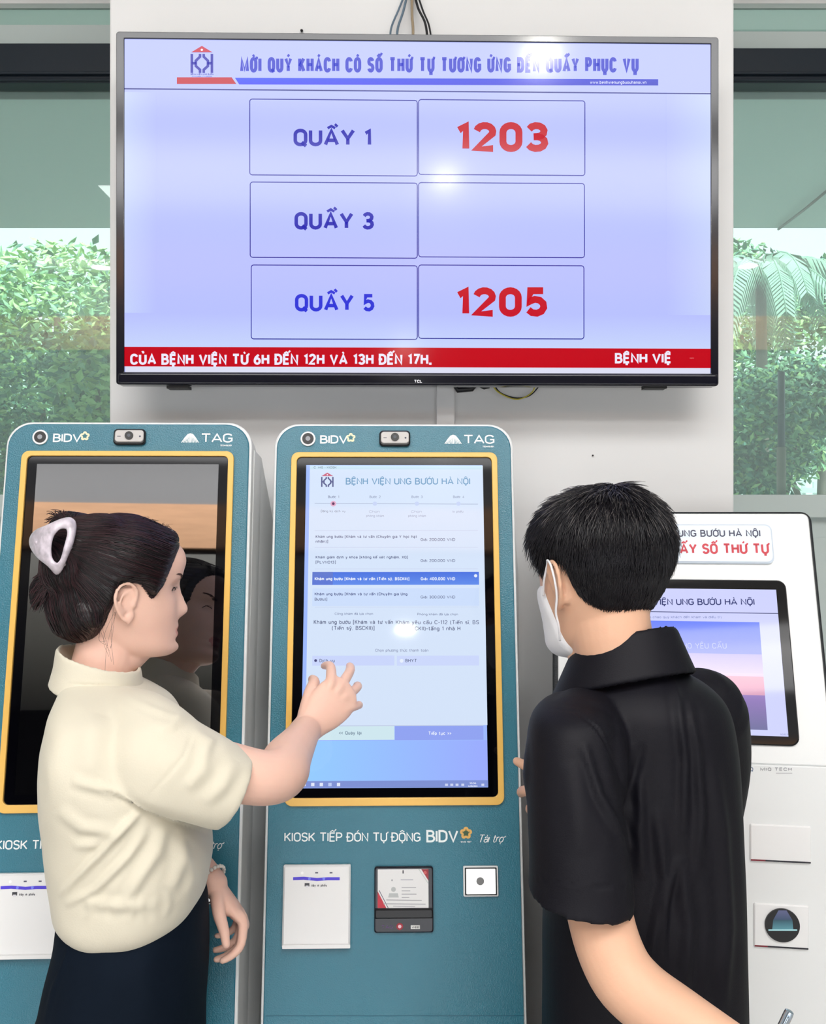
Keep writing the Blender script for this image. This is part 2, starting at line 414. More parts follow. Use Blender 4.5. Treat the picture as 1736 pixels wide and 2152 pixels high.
def text(mb, pl, s, x0, x1, ytop, ybase, n, wt=.13, gap=.16, mi=0, col=(0, 0, 0), skew=0, x_is='fit'):
    """letters between x0 and x1, caps from ytop to ybase; wt = stroke weight / cap height"""
    u0, w0 = pl.uv(x0, ybase); u1, w1 = pl.uv(x1, ybase); _, wt_ = pl.uv(x0, ytop)
    H = wt_ - w0; W = u1 - u0; gap *= .6; wt *= 1.08; t = wt * H
    gl = [glyph(c) if c != ' ' else (.26, []) for c in s]
    g = gap * H; tot = sum(w for w, st in gl if st); nl = sum(1 for w, st in gl if st); low = any(c.islower() for c in s); sp = .42 * H if low else .34 * H * min(1, W / (len(gl) * H * .62)); g = min(g, .3 * W / max(len(gl), 1)); sx = (W - t * nl - sp * (len(gl) - nl) - g * (len(gl) - 1)) / tot
    sl = (w1 - w0) / W
    x = 0; base = w0
    for w, st in gl:
        for k in st:
            q = []
            if len(k) == 2 and k[0][1] == k[1][1] and abs(k[0][0] - k[1][0]) < .05:      # a dot
                mx_ = (k[0][0] + k[1][0]) / 2; dd = t * .55 / max(sx, 1e-6); k = [(mx_ - dd, k[0][1]), (mx_ + dd, k[0][1])]
            for (px_, py_) in k:
                yy = t / 2 + py_ * (H - t) ; xx = x + t / 2 + px_ * sx
                q.append((u0 + xx + skew * yy, base + yy + sl * xx))
            mk = min(y_ for _, y_ in k) > (1.05 if max(y_ for _, y_ in k) > 1.2 else .8) and len(k) < 9 and k[0][1] > .8 and len(st) > 1 and k[0] != (0, 1)
            vs, fs = ribbon(q, t / 2 * (.72 if mk else 1))
            if fs: mb.add([pl.at(*v, n) for v in vs], fs, mi, col)
        x += (w * sx + t if st else sp) + g
# ------------------------------------------------------------------ camera, world
cd = bpy.data.cameras.new('camera'); cam = bpy.data.objects.new('camera', cd); COL.objects.link(cam)
cam.location = CAM; cam.rotation_euler = (PI / 2, 0, 0)
cd.sensor_fit = 'VERTICAL'; cd.sensor_height = 24; cd.lens = 24 * F_PX / 2152; cd.clip_start = .02
scene.camera = cam
vs_ = scene.view_settings; vs_.view_transform = 'Standard'; vs_.look = 'None'; vs_.gamma = 1; vs_.use_curve_mapping = False; vs_.exposure = 0
w = bpy.data.worlds.new('sky'); scene.world = w; w.use_nodes = True
bg = w.node_tree.nodes['Background']; bg.inputs[0].default_value = lin((236, 246, 250)); bg.inputs[1].default_value = 2.1

M = {}
M['wall'] = mat('white_wall', (226, 226, 226), .6, bump=.05, bscale=60)
M['ceil'] = mat('ceiling_white', (228, 226, 222), .8)
M['wood'] = mat('wood_band', (214, 164, 124), .5, noise=.12, nscale=3, stretch=(1, 1, 8))
M['dark'] = mat('shaded_hall_wall', (44, 40, 46), .8)  # shade of the unlit hall depth painted into the wall colour
M['floor'] = mat('floor_tile', (196, 194, 190), .25, noise=.05, nscale=4)
M['frame_dark'] = mat('dark_window_metal', (22, 34, 46), .4)
M['frame_pale'] = mat('pale_window_metal', (196, 208, 206), .45)
M['glass'] = glass_mat('window_glass', (232, 248, 242), 2.2)
M['soffit'] = mat('canopy_soffit', (170, 182, 180), .8)
M['tvblack'] = mat('gloss_black_plastic', (16, 16, 28), .12, spec=.7)
M['tvback'] = mat('matt_black_plastic', (14, 14, 16), .5)
M['screen'] = mat('lit_screen', (3, 3, 5), .11, spec=.32, attr=True, emis_attr=True, estr=1.0)
M['screen_lit'] = mat('lit_touch_screen', (3, 3, 5), .05, spec=.5, attr=True, emis_attr=True, estr=1.0)
M['off'] = mat('dark_touch_glass', (4, 4, 6), .02, ior=3.3, spec=.5)
M['bezel'] = mat('black_glass_bezel', (4, 4, 8), .05, ior=1.36)
M['teal'] = mat('teal_gloss_steel', (48, 116, 136), .12, spec=.6, bump=.4, bscale=480, noise=.04, nscale=3)
M['yellow'] = mat('yellow_frame', (236, 188, 96), .3)
M['kwhite'] = mat('white_powder_coat', (226, 228, 228), .35)
M['kblack'] = mat('black_textured_coat', (26, 30, 34), .4, bump=.5, bscale=500)
M['print'] = mat('printed_ink', (200, 200, 200), .4, attr=True)
M['white'] = mat('white_plastic', (232, 232, 232), .35)
M['grey'] = mat('grey_plastic', (150, 152, 158), .4)
M['black'] = mat('black_plastic', (18, 18, 22), .35)
M['silver'] = mat('silver_metal', (190, 205, 220), .2, metal=.9)
M['cable_black'] = mat('black_cable', (20, 20, 24), .45)
M['cable_blue'] = mat('grey_blue_cable', (92, 112, 128), .45)
M['cable_yellow'] = mat('yellow_cable', (190, 178, 60), .45)
M['cable_beige'] = mat('beige_cable', (150, 134, 110), .5)

YAW = math.radians(1.1)
def mtx(loc, rz): return Matrix.Translation(loc) @ Matrix.Rotation(rz, 4, 'Z')

# ------------------------------------------------------------------ room shell
WY = 3.16
def sbox(name, m, *b):
    mb = MB(); mb.box(*b); return struct(mb.build(name, m))
sbox('floor', M['floor'], -6, 6, -9.5, 3.3, -.1, 0)
sbox('ceiling', M['ceil'], -6, 6, -3, 3.3, 3.9, 4.0)
sbox('ceiling', M['ceil'], -6, 6, -9.5, -3.0, 3.17, 3.27)
M['bulk'] = mat('grey_bulkhead', (140, 140, 142), .8)
sbox('wall_bulkhead', M['bulk'], -6, 6, -3.1, -3.0, 3.5, 3.9)
sbox('trim_1', M['wood'], -6, 6, -3.12, -2.98, 3.17, 3.5)
sbox('wall_back', M['dark'], -6, 6, -9.6, -9.5, 0, 3.2)
# side walls: shade painted in as dark under the gallery, white by the windows
for sx, nm in ((-1, 'wall_left'), (1, 'wall_right')):
    sbox(nm, M['wall'], *sorted((sx * 6, sx * 6.1)), -3, 3.3, 0, 3.95)
    sbox(nm, M['dark'], *sorted((sx * 6, sx * 6.1)), -9.5, -3, 0, 3.2)
# column the screen hangs on
a = P(229, 1076, 2.05).x; b = P(1541, 1076, 2.085).x
mb = MB()
th = YAW; c0 = Vector((a, 2.066 + a * math.tan(th), 0)); c1 = Vector((b, 2.066 + b * math.tan(th), 0))
mb.add([(c0.x, c0.y, 0), (c1.x, c1.y, 0), (c1.x, 3.3, 0), (c0.x, 3.3, 0), (c0.x, c0.y, 3.9), (c1.x, c1.y, 3.9), (c1.x, 3.3, 3.9), (c0.x, 3.3, 3.9)],
       [(0, 1, 5, 4), (1, 2, 6, 5), (2, 3, 7, 6), (3, 0, 4, 7), (4, 5, 6, 7), (3, 2, 1, 0)])
struct(mb.build('wall_front', M['wall'], bevel=.004))
# headers over the windows and the windows themselves
def zy(y): return CAMZ - (y - CY) / F_PX * WY
xl, xr = c0.x, c1.x
for n_, (x0, x1) in enumerate(((-6, xl), (xr, 6))):
    sbox('wall_header', M['wall'], x0, x1, WY - .02, WY + .15, zy(14), 3.9)
    wn = bpy.data.objects.new('window_%d' % (n_ + 1), None); COL.objects.link(wn); struct(wn)
    f = MB(); f.box(x0, x1, WY - .05, WY + .08, zy(188), zy(106 if n_ == 0 else 116))
    f.box(x0, x1, WY - .065, WY - .05, zy(174), zy(168)); f.box(x0, x1, WY - .06, WY - .05, zy(186), zy(182))
    f.build('window_transom', M['frame_dark'], wn, bevel=.003)
    f = MB(); f.box(x0, x1, WY - .03, WY + .06, zy(104 if n_ == 0 else 114), zy(62 if n_ == 0 else 76)); f.build('window_head_rail', M['frame_pale'], wn)
    f = MB(); f.box(x0, x1, WY - .04, WY + .06, zy(1088), zy(1040)); f.build('window_sill_rail', M['frame_pale'], wn, bevel=.004)
    f = MB(); f.box(x0, x1, WY, WY + .05, zy(1130), zy(1088)); f.build('low_rail', M['frame_pale'], wn)
    f = MB(); f.box(x0, x1, WY + .01, WY + .02, zy(1088), zy(188)); f.build('window_pane', M['glass'], wn)
    f = MB(); f.box(x0, x1, WY + .01, WY + .02, zy(62), zy(14)); f.build('window_pane', M['glass'], wn)
    f = MB()
    for q in (.95, 2.3, 3.6):
        xx = (x0 - 0 if n_ else x1) + (q if n_ else -q) ; xx = (xr + q) if n_ else (xl - q)
        f.box(xx - .03, xx + .03, WY - .045, WY + .07, 0, zy(14))
    f.build('window_mullion', M['frame_dark'], wn)
    sbox('wall_low', M['frame_pale'], x0, x1, WY - .01, WY + .12, 0, zy(1130))

# ------------------------------------------------------------------ lamps
def downlight(x, y, z, where):
    t = thing('ceiling_downlight', where, 'ceiling light', (x, y, z), group='round ceiling downlights')
    pl = Plane((0, 0, 0), (1, 0, 0), (0, -1, 0), Matrix.Translation((x, y, z)))
    m = MB(); ring(m, pl, arc(0, 0, .105, .105, 0, 360, 32)[:-1], arc(0, 0, .085, .085, 0, 360, 32)[:-1], 0, .012); m.build('rim', M['white'], t)
    m = MB(); flat(m, pl, arc(0, 0, .086, .086, 0, 360, 32)[:-1], .006); m.build('diffuser', LAMP, t)
LAMP = mat('lamp_glow', (255, 255, 255), .5, emit=(255, 252, 244), estr=150)
for (x, y, z, s_) in ((.757, -.9, 3.9, 'round ceiling downlight mirrored at the top of the big wall screen'),
                   (.4, -2.69, 3.9, 'round ceiling downlight mirrored below the number 1203 on the wall screen'),
                   (-2.95, -2.65, 3.9, 'round ceiling downlight mirrored in the window left of the column'),
                   (3.15, -2.6, 3.9, 'round ceiling downlight mirrored in the window among the palm fronds'),
                   (.2, -5.18, 3.17, 'round ceiling downlight mirrored just above the red ticker of the wall screen')):
    downlight(x, y, z - .001, s_)
def area(name, loc, size, sy, power, rot=(0, 0, 0), col=(1, 1, 1)):
    l = bpy.data.lights.new(name, 'AREA'); l.shape = 'RECTANGLE'; l.size = size; l.size_y = sy; l.energy = power; l.color = col
    o = bpy.data.objects.new(name, l); COL.objects.link(o); o.location = loc; o.rotation_euler = rot
    return o
area('ceiling_fill_light', (0, -.9, 3.86), 4.4, 1.2, 105)  # added overhead fill, the ceiling has no such panel
area('low_fill_light', (0, -4.2, .85), 6, 1.1, 95, (math.radians(90), 0, 0), (.96, .98, 1))  # unseen fill added low behind the camera to brighten the fronts
area('kiosk_fill_light', (0, -2.2, 3.86), 4.6, .8, 75, (math.radians(35), 0, 0))  # added fill tilted towards the kiosks, not a fixture of the hall
area('bulkhead_fill_light', (0, -2.3, 3.72), 7, .15, 85, (math.radians(-78), 0, 0))  # added to brighten the bulkhead and wood band for the reflections
sun = bpy.data.lights.new('sun', 'SUN'); sun.energy = 7; sun.angle = .5
so = bpy.data.objects.new('sun', sun); COL.objects.link(so); so.rotation_euler = (math.radians(38), 0, math.radians(28)); so.location = (0, 8, 8)

# ------------------------------------------------------------------ the wall screen
TL = Vector((P(877, 441, 1.944).x, 1.944, 0)); TL.z = 2.0
tv = thing('television', 'large black-framed wall screen with blue queue board on the white column', 'television', TL, YAW)
TM = mtx(TL, YAW); tp = Plane((0, 0, 0), (1, 0, 0), (0, 0, 1), TM)
u0, u1, w0, w1 = tp.rect(245, 74, 1509, 810); s0, s1, s2, s3 = tp.rect(262, 88, 1493, 784)
m = MB(); lo = rr(u0, u1, w0, w1, .006); li = rr(s0, s1, s2, s3, .0015); ring(m, tp, lo, li, -.03, .004)
prism(m, tp, rr(u0 + .004, u1 - .004, w0 + .004, w1 - .004, .005), -.035, -.012)
lp = tp.rect(250, 786, 1507, 811); prism(m, tp, rr(lp[0], lp[1], lp[2], lp[3], .006), 0, .012, bev=.003)
m.build('frame', M['tvblack'], tv, bevel=.0015)
m = MB(); prism(m, tp, rr(u0 + .2, u1 - .2, w0 + .06, w1 - .1, .02), -.075, -.03)
m.build('back_housing', M['tvback'], tv)
for q in (-.3, .3):
    m = MB(); m.box(q - .02, q + .02, .074, .1185, w0 + .15, w1 - .12); m.build('wall_bracket', M['tvback'], tv)
m = MB()
BGC = (184, 193, 255); EDG = (198, 211, 252)
frect(m, tp, 262, 88, 1493, 784, .0005, col=BGC)
def S(*a, n=.0012, **k): frect(m, tp, *a, n, **k)
S(262, 194, 330, 731, n=.0008, col=EDG, col2=BGC, horiz=True); S(1400, 194, 1493, 731, n=.0008, col=BGC, col2=EDG, horiz=True)
S(262, 660, 1493, 731, n=.0009, col=BGC, col2=(200, 214, 252))
S(262, 191, 1493, 193.5, col=(20, 30, 130))
S(264, 772, 1492, 784, col=(222, 224, 244)); S(262, 731, 1493, 772, col=(196, 2, 24))
m.add([tp.at(*tp.uv(*q), .0012) for q in ((372, 163), (487, 163), (497, 177), (372, 177))], [(3, 2, 1, 0)], 0, (196, 10, 44))
m.add([tp.at(*tp.uv(*q), .0012) for q in ((494, 164), (1383, 167), (1383, 180), (503, 178))], [(3, 2, 1, 0)], 0, [(28, 72, 240), (10, 40, 200), (8, 34, 190), (50, 60, 245)])
NAVY = (22, 24, 150)
def box_line(x0, y0, x1, y1):
    a, b, c, d = tp.rect(x0, y0, x1, y1); t = .0009
    ring(m, tp, rr(a - t, b + t, c - t, d + t, .006, 3), rr(a + t, b - t, c + t, d - t, .004, 3), .0008, .0012, col=NAVY)
for q in ((525, 210, 877, 369), (880, 211, 1229, 368), (526, 384, 877, 542), (880, 385, 1228, 541), (528, 558, 877, 713), (880, 558, 1227, 712)): box_line(*q)
text(m, tp, 'MỜI QUÝ KHÁCH CÓ SỐ THỨ TỰ TƯƠNG ỨNG ĐẾN QUẦY PHỤC VỤ', 505, 1342, 120.5, 153, .0014, wt=.19, gap=.1, col=(22, 42, 200))
text(m, tp, 'QUẦY 1', 617, 781, 271, 308, .0014, wt=.185, gap=.13, col=(28, 26, 176)); text(m, tp, '1203', 957, 1152, 257, 320, .0014, wt=.215, gap=.16, col=(200, 0, 34))
text(m, tp, 'QUẦY 3', 619, 786, 446, 483, .0014, wt=.185, gap=.13, col=(28, 26, 176))
text(m, tp, 'QUẦY 5', 620, 787, 618, 655, .0014, wt=.185, gap=.13, col=(40, 50, 216)); text(m, tp, '1205', 957, 1150, 604, 666, .0014, wt=.215, gap=.16, col=(200, 0, 34))
WT = (240, 236, 255)
text(m, tp, 'CỦA BỆNH VIỆN TỪ 6H ĐẾN 12H VÀ 13H ĐẾN 17H.', 274, 907, 743.5, 767, .0014, wt=.19, gap=.1, col=WT)
text(m, tp, 'BỆNH VIỆ', 1292, 1411, 742, 764, .0014, wt=.19, gap=.1, col=WT); S(1449, 752, 1458, 753.5, col=(240, 150, 150))
text(m, tp, 'www.benhvienungbuouhanoi.vn', 1240, 1358, 170, 177, .0014, wt=.14, gap=.2, col=(220, 226, 255))
def hospital_logo(m, pl, x0, y0, x1, y1, n, cr=(200, 16, 60), cb=(24, 22, 170)):
    def g(x, y): return (x0 + (x1 - x0) * x, y0 + (y1 - y0) * y)
    m.add([pl.at(*pl.uv(*g(*q)), n) for q in ((.04, .24), (.5, 0), (.96, .24))], [(0, 2, 1)], 0, cr)
    t = (x1 - x0) * .11
    for sx in (0, 1):
        f = lambda x: x if sx == 0 else 1 - x
        for pts in (((.07, .3), (.07, 1)), ((.07, .64), (.26, .64)), ((.42, .3), (.42, .4), (.24, .55), (.24, .74), (.42, .88), (.42, 1))):
            line(m, pl, [g(f(x), y) for x, y in pts], t, n, col=cb)
    disc(m, pl, *g(.5, .15), (x1 - x0) * .05, n + .0002, col=(250, 240, 250), seg=10)
hospital_logo(m, tp, 400, 97, 449, 154, .0014)
text(m, tp, 'BỆNH VIỆN UNG BƯỚU', 401, 449, 155, 158, .0014, wt=.2, gap=.2, col=(40, 40, 160)); text(m, tp, 'HA NOI', 404, 446, 160, 162.5, .0014, wt=.2, gap=.4, col=(40, 40, 160))
m.build('screen', M['screen'], tv)
m = MB(); text(m, tp, 'TCL', 870, 887, 800, 806, .0125, wt=.2, gap=.12, col=(235, 235, 240)); m.build('lettering', M['print'], tv)
for (xa, xb) in ((350, 396), (1356, 1402)):
    m = MB(); q = tp.rect(xa, 811, xb, 816); m.box(q[0], q[1], .0, .03, q[2], q[3] + .001); m.build('foot_socket', M['tvback'], tv)

# things on the column round the screen
def wallpt(x, y, off=0):
    """on (or off metres in front of) the column face"""
    d = Vector(((x - CX) / F_PX, 1, -(y - CY) / F_PX)); n = Vector((math.sin(YAW), -math.cos(YAW), 0))
    o = Vector((0, 2.066, 0)) + n * off; t = (o - CAM).dot(n) / d.dot(n); return CAM + d * t
cdct = MB(); pa = wallpt(917, 800, .0); pb = wallpt(955, 1000, 0)
cdct.box(pa.x, pb.x, pa.y - .02, pa.y + .004, pb.z - .9, pa.z + .1)
tag(cdct.build('cable_duct', M['white'], bevel=.002), 'white cable duct running down the column from under the wall screen', 'cable duct')
def cable(name, pts, r, m_, label, cat='cable', group=None):
    mb = MB(); tube(mb, spline([wallpt(*p) for p in pts], None, 6), r, 8); return tag(mb.build(name, m_), label, cat, group)
G_ = 'cables above the wall screen'
cable('cable', [(858, -30, .012), (838, 20, .02), (822, 60, .03), (820, 100, .06)], .0022, M['cable_blue'], 'leftmost grey-blue cable fanning out above the wall screen', group=G_)
cable('cable', [(860, -30, .014), (848, 22, .024), (836, 60, .034), (834, 100, .06)], .0026, M['cable_blue'], 'second grey-blue cable from the left above the wall screen', group=G_)
cable('cable', [(866, -30, .012), (866, 30, .02), (868, 60, .03), (868, 100, .06)], .003, M['cable_beige'], 'beige cable dropping straight down behind the wall screen', group=G_)
cable('cable', [(868, -30, .016), (878, 15, .026), (894, 50, .034), (900, 100, .06)], .0026, M['cable_black'], 'inner black cable bending right above the wall screen', group=G_)
cable('cable', [(872, -30, .018), (888, 20, .028), (902, 55, .036), (908, 100, .06)], .002, M['cable_black'], 'outermost thin black cable at the right of the bundle above the wall screen', group=G_)
cable('cable', [(1035, 800, .06), (1050, 824, .04), (1082, 836, .03), (1112, 832, .03), (1132, 812, .04), (1136, 795, .06)], .0014, M['cable_black'], 'thin black cable looping below the lower edge of the wall screen')
cable('cable', [(1030, 800, .06), (1046, 823, .044), (1078, 838, .034), (1100, 836, .03), (1120, 822, .05), (1126, 800, .06)], .0014, M['cable_yellow'], 'thin yellow cable looping below the lower edge of the wall screen')
m = MB(); tube(m, [wallpt(955, 806, .05), wallpt(962, 820, .05), wallpt(992, 817, .05), wallpt(1000, 806, .05)], .006, 10)
tag(m.build('cable_plug', M['cable_black']), 'black plug peeping out under the wall screen beside the duct', 'plug')
m = MB(); tube(m, [wallpt(1000, 806, .05), wallpt(1018, 815, .05), wallpt(1028, 812, .05)], .004, 10)
tag(m.build('cable_plug', M['cable_black']), 'smaller black plug under the wall screen left of the looping cable', 'plug')
m = MB(); tube(m, [wallpt(634, 64, 0), wallpt(634, 64, .008)], .003, 10); tag(m.build('wall_screw', M['black']), 'small dark screw in the column above the wall screen', 'screw')
m = MB(); tube(m, [wallpt(1246, 957, 0), wallpt(1246, 957, .004)], .0018, 8); tag(m.build('wall_screw', M['black']), 'tiny dark screw in the column above the man', 'screw')

# ------------------------------------------------------------------ the teal kiosks
AL = math.atan(.1904); H0 = 1.7457
def kiosk_plane(loc, rz, n=0):
    return Plane((0, 0, H0), (1, 0, 0), (0, math.sin(AL), math.cos(AL)), mtx(loc, rz))
KL = Vector((-.0365, 1.8315, 0)); KR = YAW
def fan_logo(m, pl, x0, y0, x1, y1, n, c):
    cx = (x0 + x1) / 2
    for i in range(6):
        for sx in (-1, 1):
            a = i * 2.6 + .8
            line(m, pl, [(cx + sx * a * .35, y0 + i * .4), (cx + sx * a * .8, y0 + 7 + i * .5), (cx + sx * a * 1.25, y1)], 1.7, n, col=c)
def flower(m, pl, x, y, r, n, c, c2):
    for k in range(5):
        a = PI / 2 + k * 2 * PI / 5
        disc(m, pl, x + r * .58 * math.cos(a), y - r * .58 * math.sin(a), r * .42, n, col=c, seg=14)
    disc(m, pl, x, y, r * .42, n + .0002, col=c2, seg=12)
    for k in range(5):
        a = PI / 2 + k * 2 * PI / 5
        line(m, pl, [(x, y), (x + r * .6 * math.cos(a), y - r * .6 * math.sin(a))], r * .14, n + .0003, col=c2)
def make_kiosk(label):
    t = thing('self_service_kiosk', label, 'kiosk', KL, KR, 'teal self-service kiosks'); p = kiosk_plane(KL, KR)
    # white housing behind the teal front
    m = MB(); prism(m, p, rr(-.2285, .2285, -1.13, .004, .046, 8), -.07, -.0005)
    prof = [(.02, 1.70), (.10, 1.69), (.16, 1.60), (.205, 1.45), (.205, .02), (-.17, .02), (-.17, .05), (-.205, .05), (-.205, .64), (-.17, .66)]
    n = len(prof); hw_ = [0.2255 + .042 * min(1, max(0, (y + .10) / .3)) * (1 if z < 1.5 else .3) for y, z in prof]; vs = [(-.2255, y, z) for (y, z), h in zip(prof, hw_)] + [(h, y, z) for (y, z), h in zip(prof, hw_)]
    m.add(vs, [tuple(range(n)), tuple(range(n, 2 * n))[::-1]] + [(k, n + k, n + (k + 1) % n, (k + 1) % n) for k in range(n)])
    body = m.build('housing', M['kwhite'], t, bevel=.003)
    for z in (1.11, 1.055):
        m = MB(); tube(m, [(.2250, -.08, z), (.2300, -.08, z)], .008 if z > 1.1 else .004, 12); m.build('lock', M['black'], t)
    # teal front plate
    m = MB(); prism(m, p, rr(-.2235, .2235, -1.125, -.001, .044, 8), -.0005, .004, bev=.0015)
    b0 = p.at(0, -1.125, 0); m.box(-.2235, .2235, b0.y - .006, b0.y + .002, .06, b0.z)
    m.build('front_plate', M['teal'], t)
    # screen
    fo = p.rect(614.5, 953, 1043.5, 957); f0 = (p.uv(829, 953)[1]); f1 = p.uv(829, 1692)[1]
    U = .5 * (p.uv(1045, 953)[0] - p.uv(613, 953)[0]); V = .5 * (p.uv(1058, 1690)[0] - p.uv(600, 1690)[0]); U = (U + V) / 2
    C = p.uv(829, 953)[0] * .5 + p.uv(829, 1692)[0] * .5
    g1 = p.uv(829, 963)[1]; g0 = p.uv(829, 1675)[1]
    ui = U - .0105
    m = MB(); ring(m, p, rr(C - U, C + U, f1, f0, .014, 6), rr(C - ui, C + ui, g0, g1, .009, 6), .003, .011); m.build('screen_frame', M['yellow'], t, bevel=.001)
    m = MB(); prism(m, p, rr(C - ui - .0005, C + ui + .0005, g0 - .0005, g1 + .0005, .009, 6), .003, .006); bz = m.build('screen', M['bezel'], t)
    su = .5 * .335; sw1 = p.uv(829, 979)[1]; sw0 = p.uv(829, 1655)[1]
    # lens, camera, logos
    m = MB(); disc(m, p, 648, 924, 15.5, .0075, n0=.003, seg=32); m.build('lens_ring', M['white'], t)
    m = MB(); disc(m, p, 648, 924, 12, .0085, n0=.003, seg=32); ln = m.build('lens', M['black'], t)
    m = MB(); disc(m, p, 648, 924, 5, .0092, n0=.008, seg=24); m.build('lens_core', M['grey'], ln)
    q = p.rect(797.5, 908, 862, 940); m = MB(); prism(m, p, rr(q[0], q[1], q[2], q[3], .007), .003, .012, bev=.002); cm = m.build('camera_module', M['black'], t)
    q = p.rect(801, 911, 859, 935); m = MB(); prism(m, p, rr(q[0], q[1], q[2], q[3], .006), .011, .0135, bev=.001); m.build('camera_face', M['grey_light'], cm)
    m = MB(); disc(m, p, 830, 922.5, 8.5, .016, n0=.012, seg=28); m.build('camera_lens', M['black'], cm)
    m = MB(); line(m, p, [(806, 924), (813, 924)], 1.5, .0137, col=(70, 70, 80)); disc(m, p, 852, 924, 2, .0137, col=(40, 44, 70), seg=10)
    disc(m, p, 830, 922.5, 3.5, .0162, col=(70, 74, 84), seg=14)
    W_ = (232, 240, 240)
    text(m, p, 'BIDV', 673, 731, 916, 933.5, .0044, wt=.16, gap=.1, col=W_); flower(m, p, 737.5, 921, 10, .0044, (232, 226, 190), (40, 110, 120))
    fan_logo(m, p, 934, 915, 970, 934, .0044, W_); text(m, p, 'TAG', 974, 1039, 915, 934, .0044, wt=.14, gap=.08, col=W_)
    text(m, p, 'TECHNOLOGY', 1014, 1038, 938, 941.5, .0044, wt=.2, gap=.2, col=W_)
    text(m, p, 'KIOSK TIẾP ĐÓN TỰ ĐỘNG', 598, 884, 1748.5, 1768, .0044, wt=.13, gap=.12, col=W_)
    text(m, p, 'BIDV', 896, 963, 1743.5, 1769.5, .0044, wt=.15, gap=.08, col=W_); flower(m, p, 979, 1750, 13, .0044, (226, 178, 96), (60, 90, 60))
    text(m, p, 'Tài trợ', 1003, 1056, 1753, 1770, .0044, wt=.1, gap=.02, col=W_, skew=.35)
    text(m, p, 'SINCE 1957', 968, 990, 1767, 1770, .0044, wt=.2, gap=.2, col=W_)
    m.build('lettering', M['print'], t)
    # ticket printer cover
    q = p.rect(596, 1815, 737, 1987); m = MB(); prism(m, p, rr(q[0], q[1], q[2], q[3], .002, 2), .003, .016, bev=.003); pr = m.build('printer_cover', M['white'], t)
    q = p.rect(596, 1978, 737, 1987); m = MB(); m.v = []; prism(m, p, rr(q[0], q[1], q[2], q[3] - .001, .001, 2), .015, .021); m.build('printer_lip', M['white'], pr)
    m = MB()
    line(m, p, [(618, 1843), (640, 1842), (668, 1844.5), (690, 1843), (715, 1843)], 6, .0164, col=(78, 60, 214))
    for x in (652, 682): disc(m, p, x, 1843, 3, .0166, col=(120, 130, 240), seg=10)
    for x in (667, 697): frect(m, p, x - 3, 1829, x + 3, 1832, .0164, col=(90, 90, 110))
    disc(m, p, 637, 1831, 3, .0164, col=(250, 250, 250), seg=10)
    frect(m, p, 642, 1852, 652, 1859, .0164, col=(60, 60, 66)); frect(m, p, 644, 1857, 650, 1861, .0166, col=(220, 220, 226))
    text(m, p, 'Máy in phiếu', 656, 688, 1854, 1859.5, .0164, wt=.16, gap=.2, col=(70, 70, 80))
    m.build('printer_slot_print', M['print'], pr)
    # identity card reader
    q = p.rect(787, 1819, 910, 1957); m = MB(); prism(m, p, rr(q[0], q[1], q[2], q[3], .004), .003, .012, bev=.002); cr = m.build('card_reader', M['bezel_matt'], t)
    q = p.rect(788, 1906, 909, 1926); m = MB(); prism(m, p, rr(q[0], q[1], q[2], q[3], .002, 2), .012, .018, bev=.002); m.build('card_slot_lip', M['black'], cr)
    m = MB(); frect(m, p, 794, 1824, 900, 1905, .0124, col=(226, 226, 226))
    def poly(pts, c, n): m.add([p.at(*p.uv(*a), n) for a in pts], [tuple(range(len(pts)))[::-1]], 0, c)
    poly(((885, 1824), (900, 1824), (900, 1848)), (150, 40, 50), .0127); poly(((794, 1870), (812, 1905), (794, 1905)), (190, 40, 60), .0127)
    line(m, p, [(880, 1824), (899, 1853)], 1.4, .0127, col=(190, 200, 195)); line(m, p, [(797, 1868), (816, 1905)], 1.4, .0127, col=(90, 90, 110))
    disc(m, p, 893, 1831, 3.5, .013, col=(200, 90, 90), seg=10)
    disc(m, p, 827, 1866, 5, .0127, col=(180, 184, 184), seg=12); poly(((816, 1883), (818, 1874), (836, 1874), (838, 1883)), (184, 188, 188), .0127)
    for i, x in enumerate((874, 862, 875, 860)): line(m, p, [(844, 1862 + i * 7), (x, 1862 + i * 7)], 1.6, .0127, col=(170, 170, 176))
    line(m, p, [(812, 1888), (886, 1889)], 1.4, .0127, col=(150, 150, 156)); line(m, p, [(806, 1896), (894, 1897)], 2, .0127, col=(180, 180, 186)); line(m, p, [(826, 1901), (872, 1902)], 1.6, .0127, col=(180, 180, 186))
    line(m, p, [(847, 1826), (847, 1833)], 2.4, .0127, col=(50, 50, 60)); disc(m, p, 824, 1847, 2, .0127, col=(170, 170, 176), seg=8); line(m, p, [(842, 1846), (868, 1846)], 2, .0127, col=(180, 180, 190))
    disc(m, p, 840, 1943.5, 7, .0124, col=(150, 20, 40)); disc(m, p, 840, 1943.5, 3.6, .0127, col=(230, 190, 200), seg=10)
    text(m, p, 'TAG', 802, 826, 1941, 1948, .0124, wt=.16, gap=.3, col=(90, 60, 110)); frect(m, p, 863, 1941, 882, 1949, .0124, col=(216, 216, 214))
    text(m, p, 'VNEID', 865, 880, 1943, 1947, .0127, wt=.2, gap=.2, col=(60, 60, 60))
    m.build('card_picture', M['print'], cr)
    # square sensor
    q = p.rect(973, 1818, 1046, 1882); m = MB(); prism(m, p, rr(q[0], q[1], q[2], q[3], .002, 2), .003, .010, bev=.001); sn = m.build('code_sensor', M['white'], t)
    q = p.rect(976, 1821, 1043, 1879); m = MB(); prism(m, p, rr(q[0], q[1], q[2], q[3], .001, 2), .009, .0105); m.build('sensor_gasket', M['black'], sn)
    q = p.rect(979, 1823.5, 1040, 1876); m = MB(); prism(m, p, rr(q[0], q[1], q[2], q[3], .001, 2), .010, .0125); m.build('sensor_window', M['white_lit'], sn)
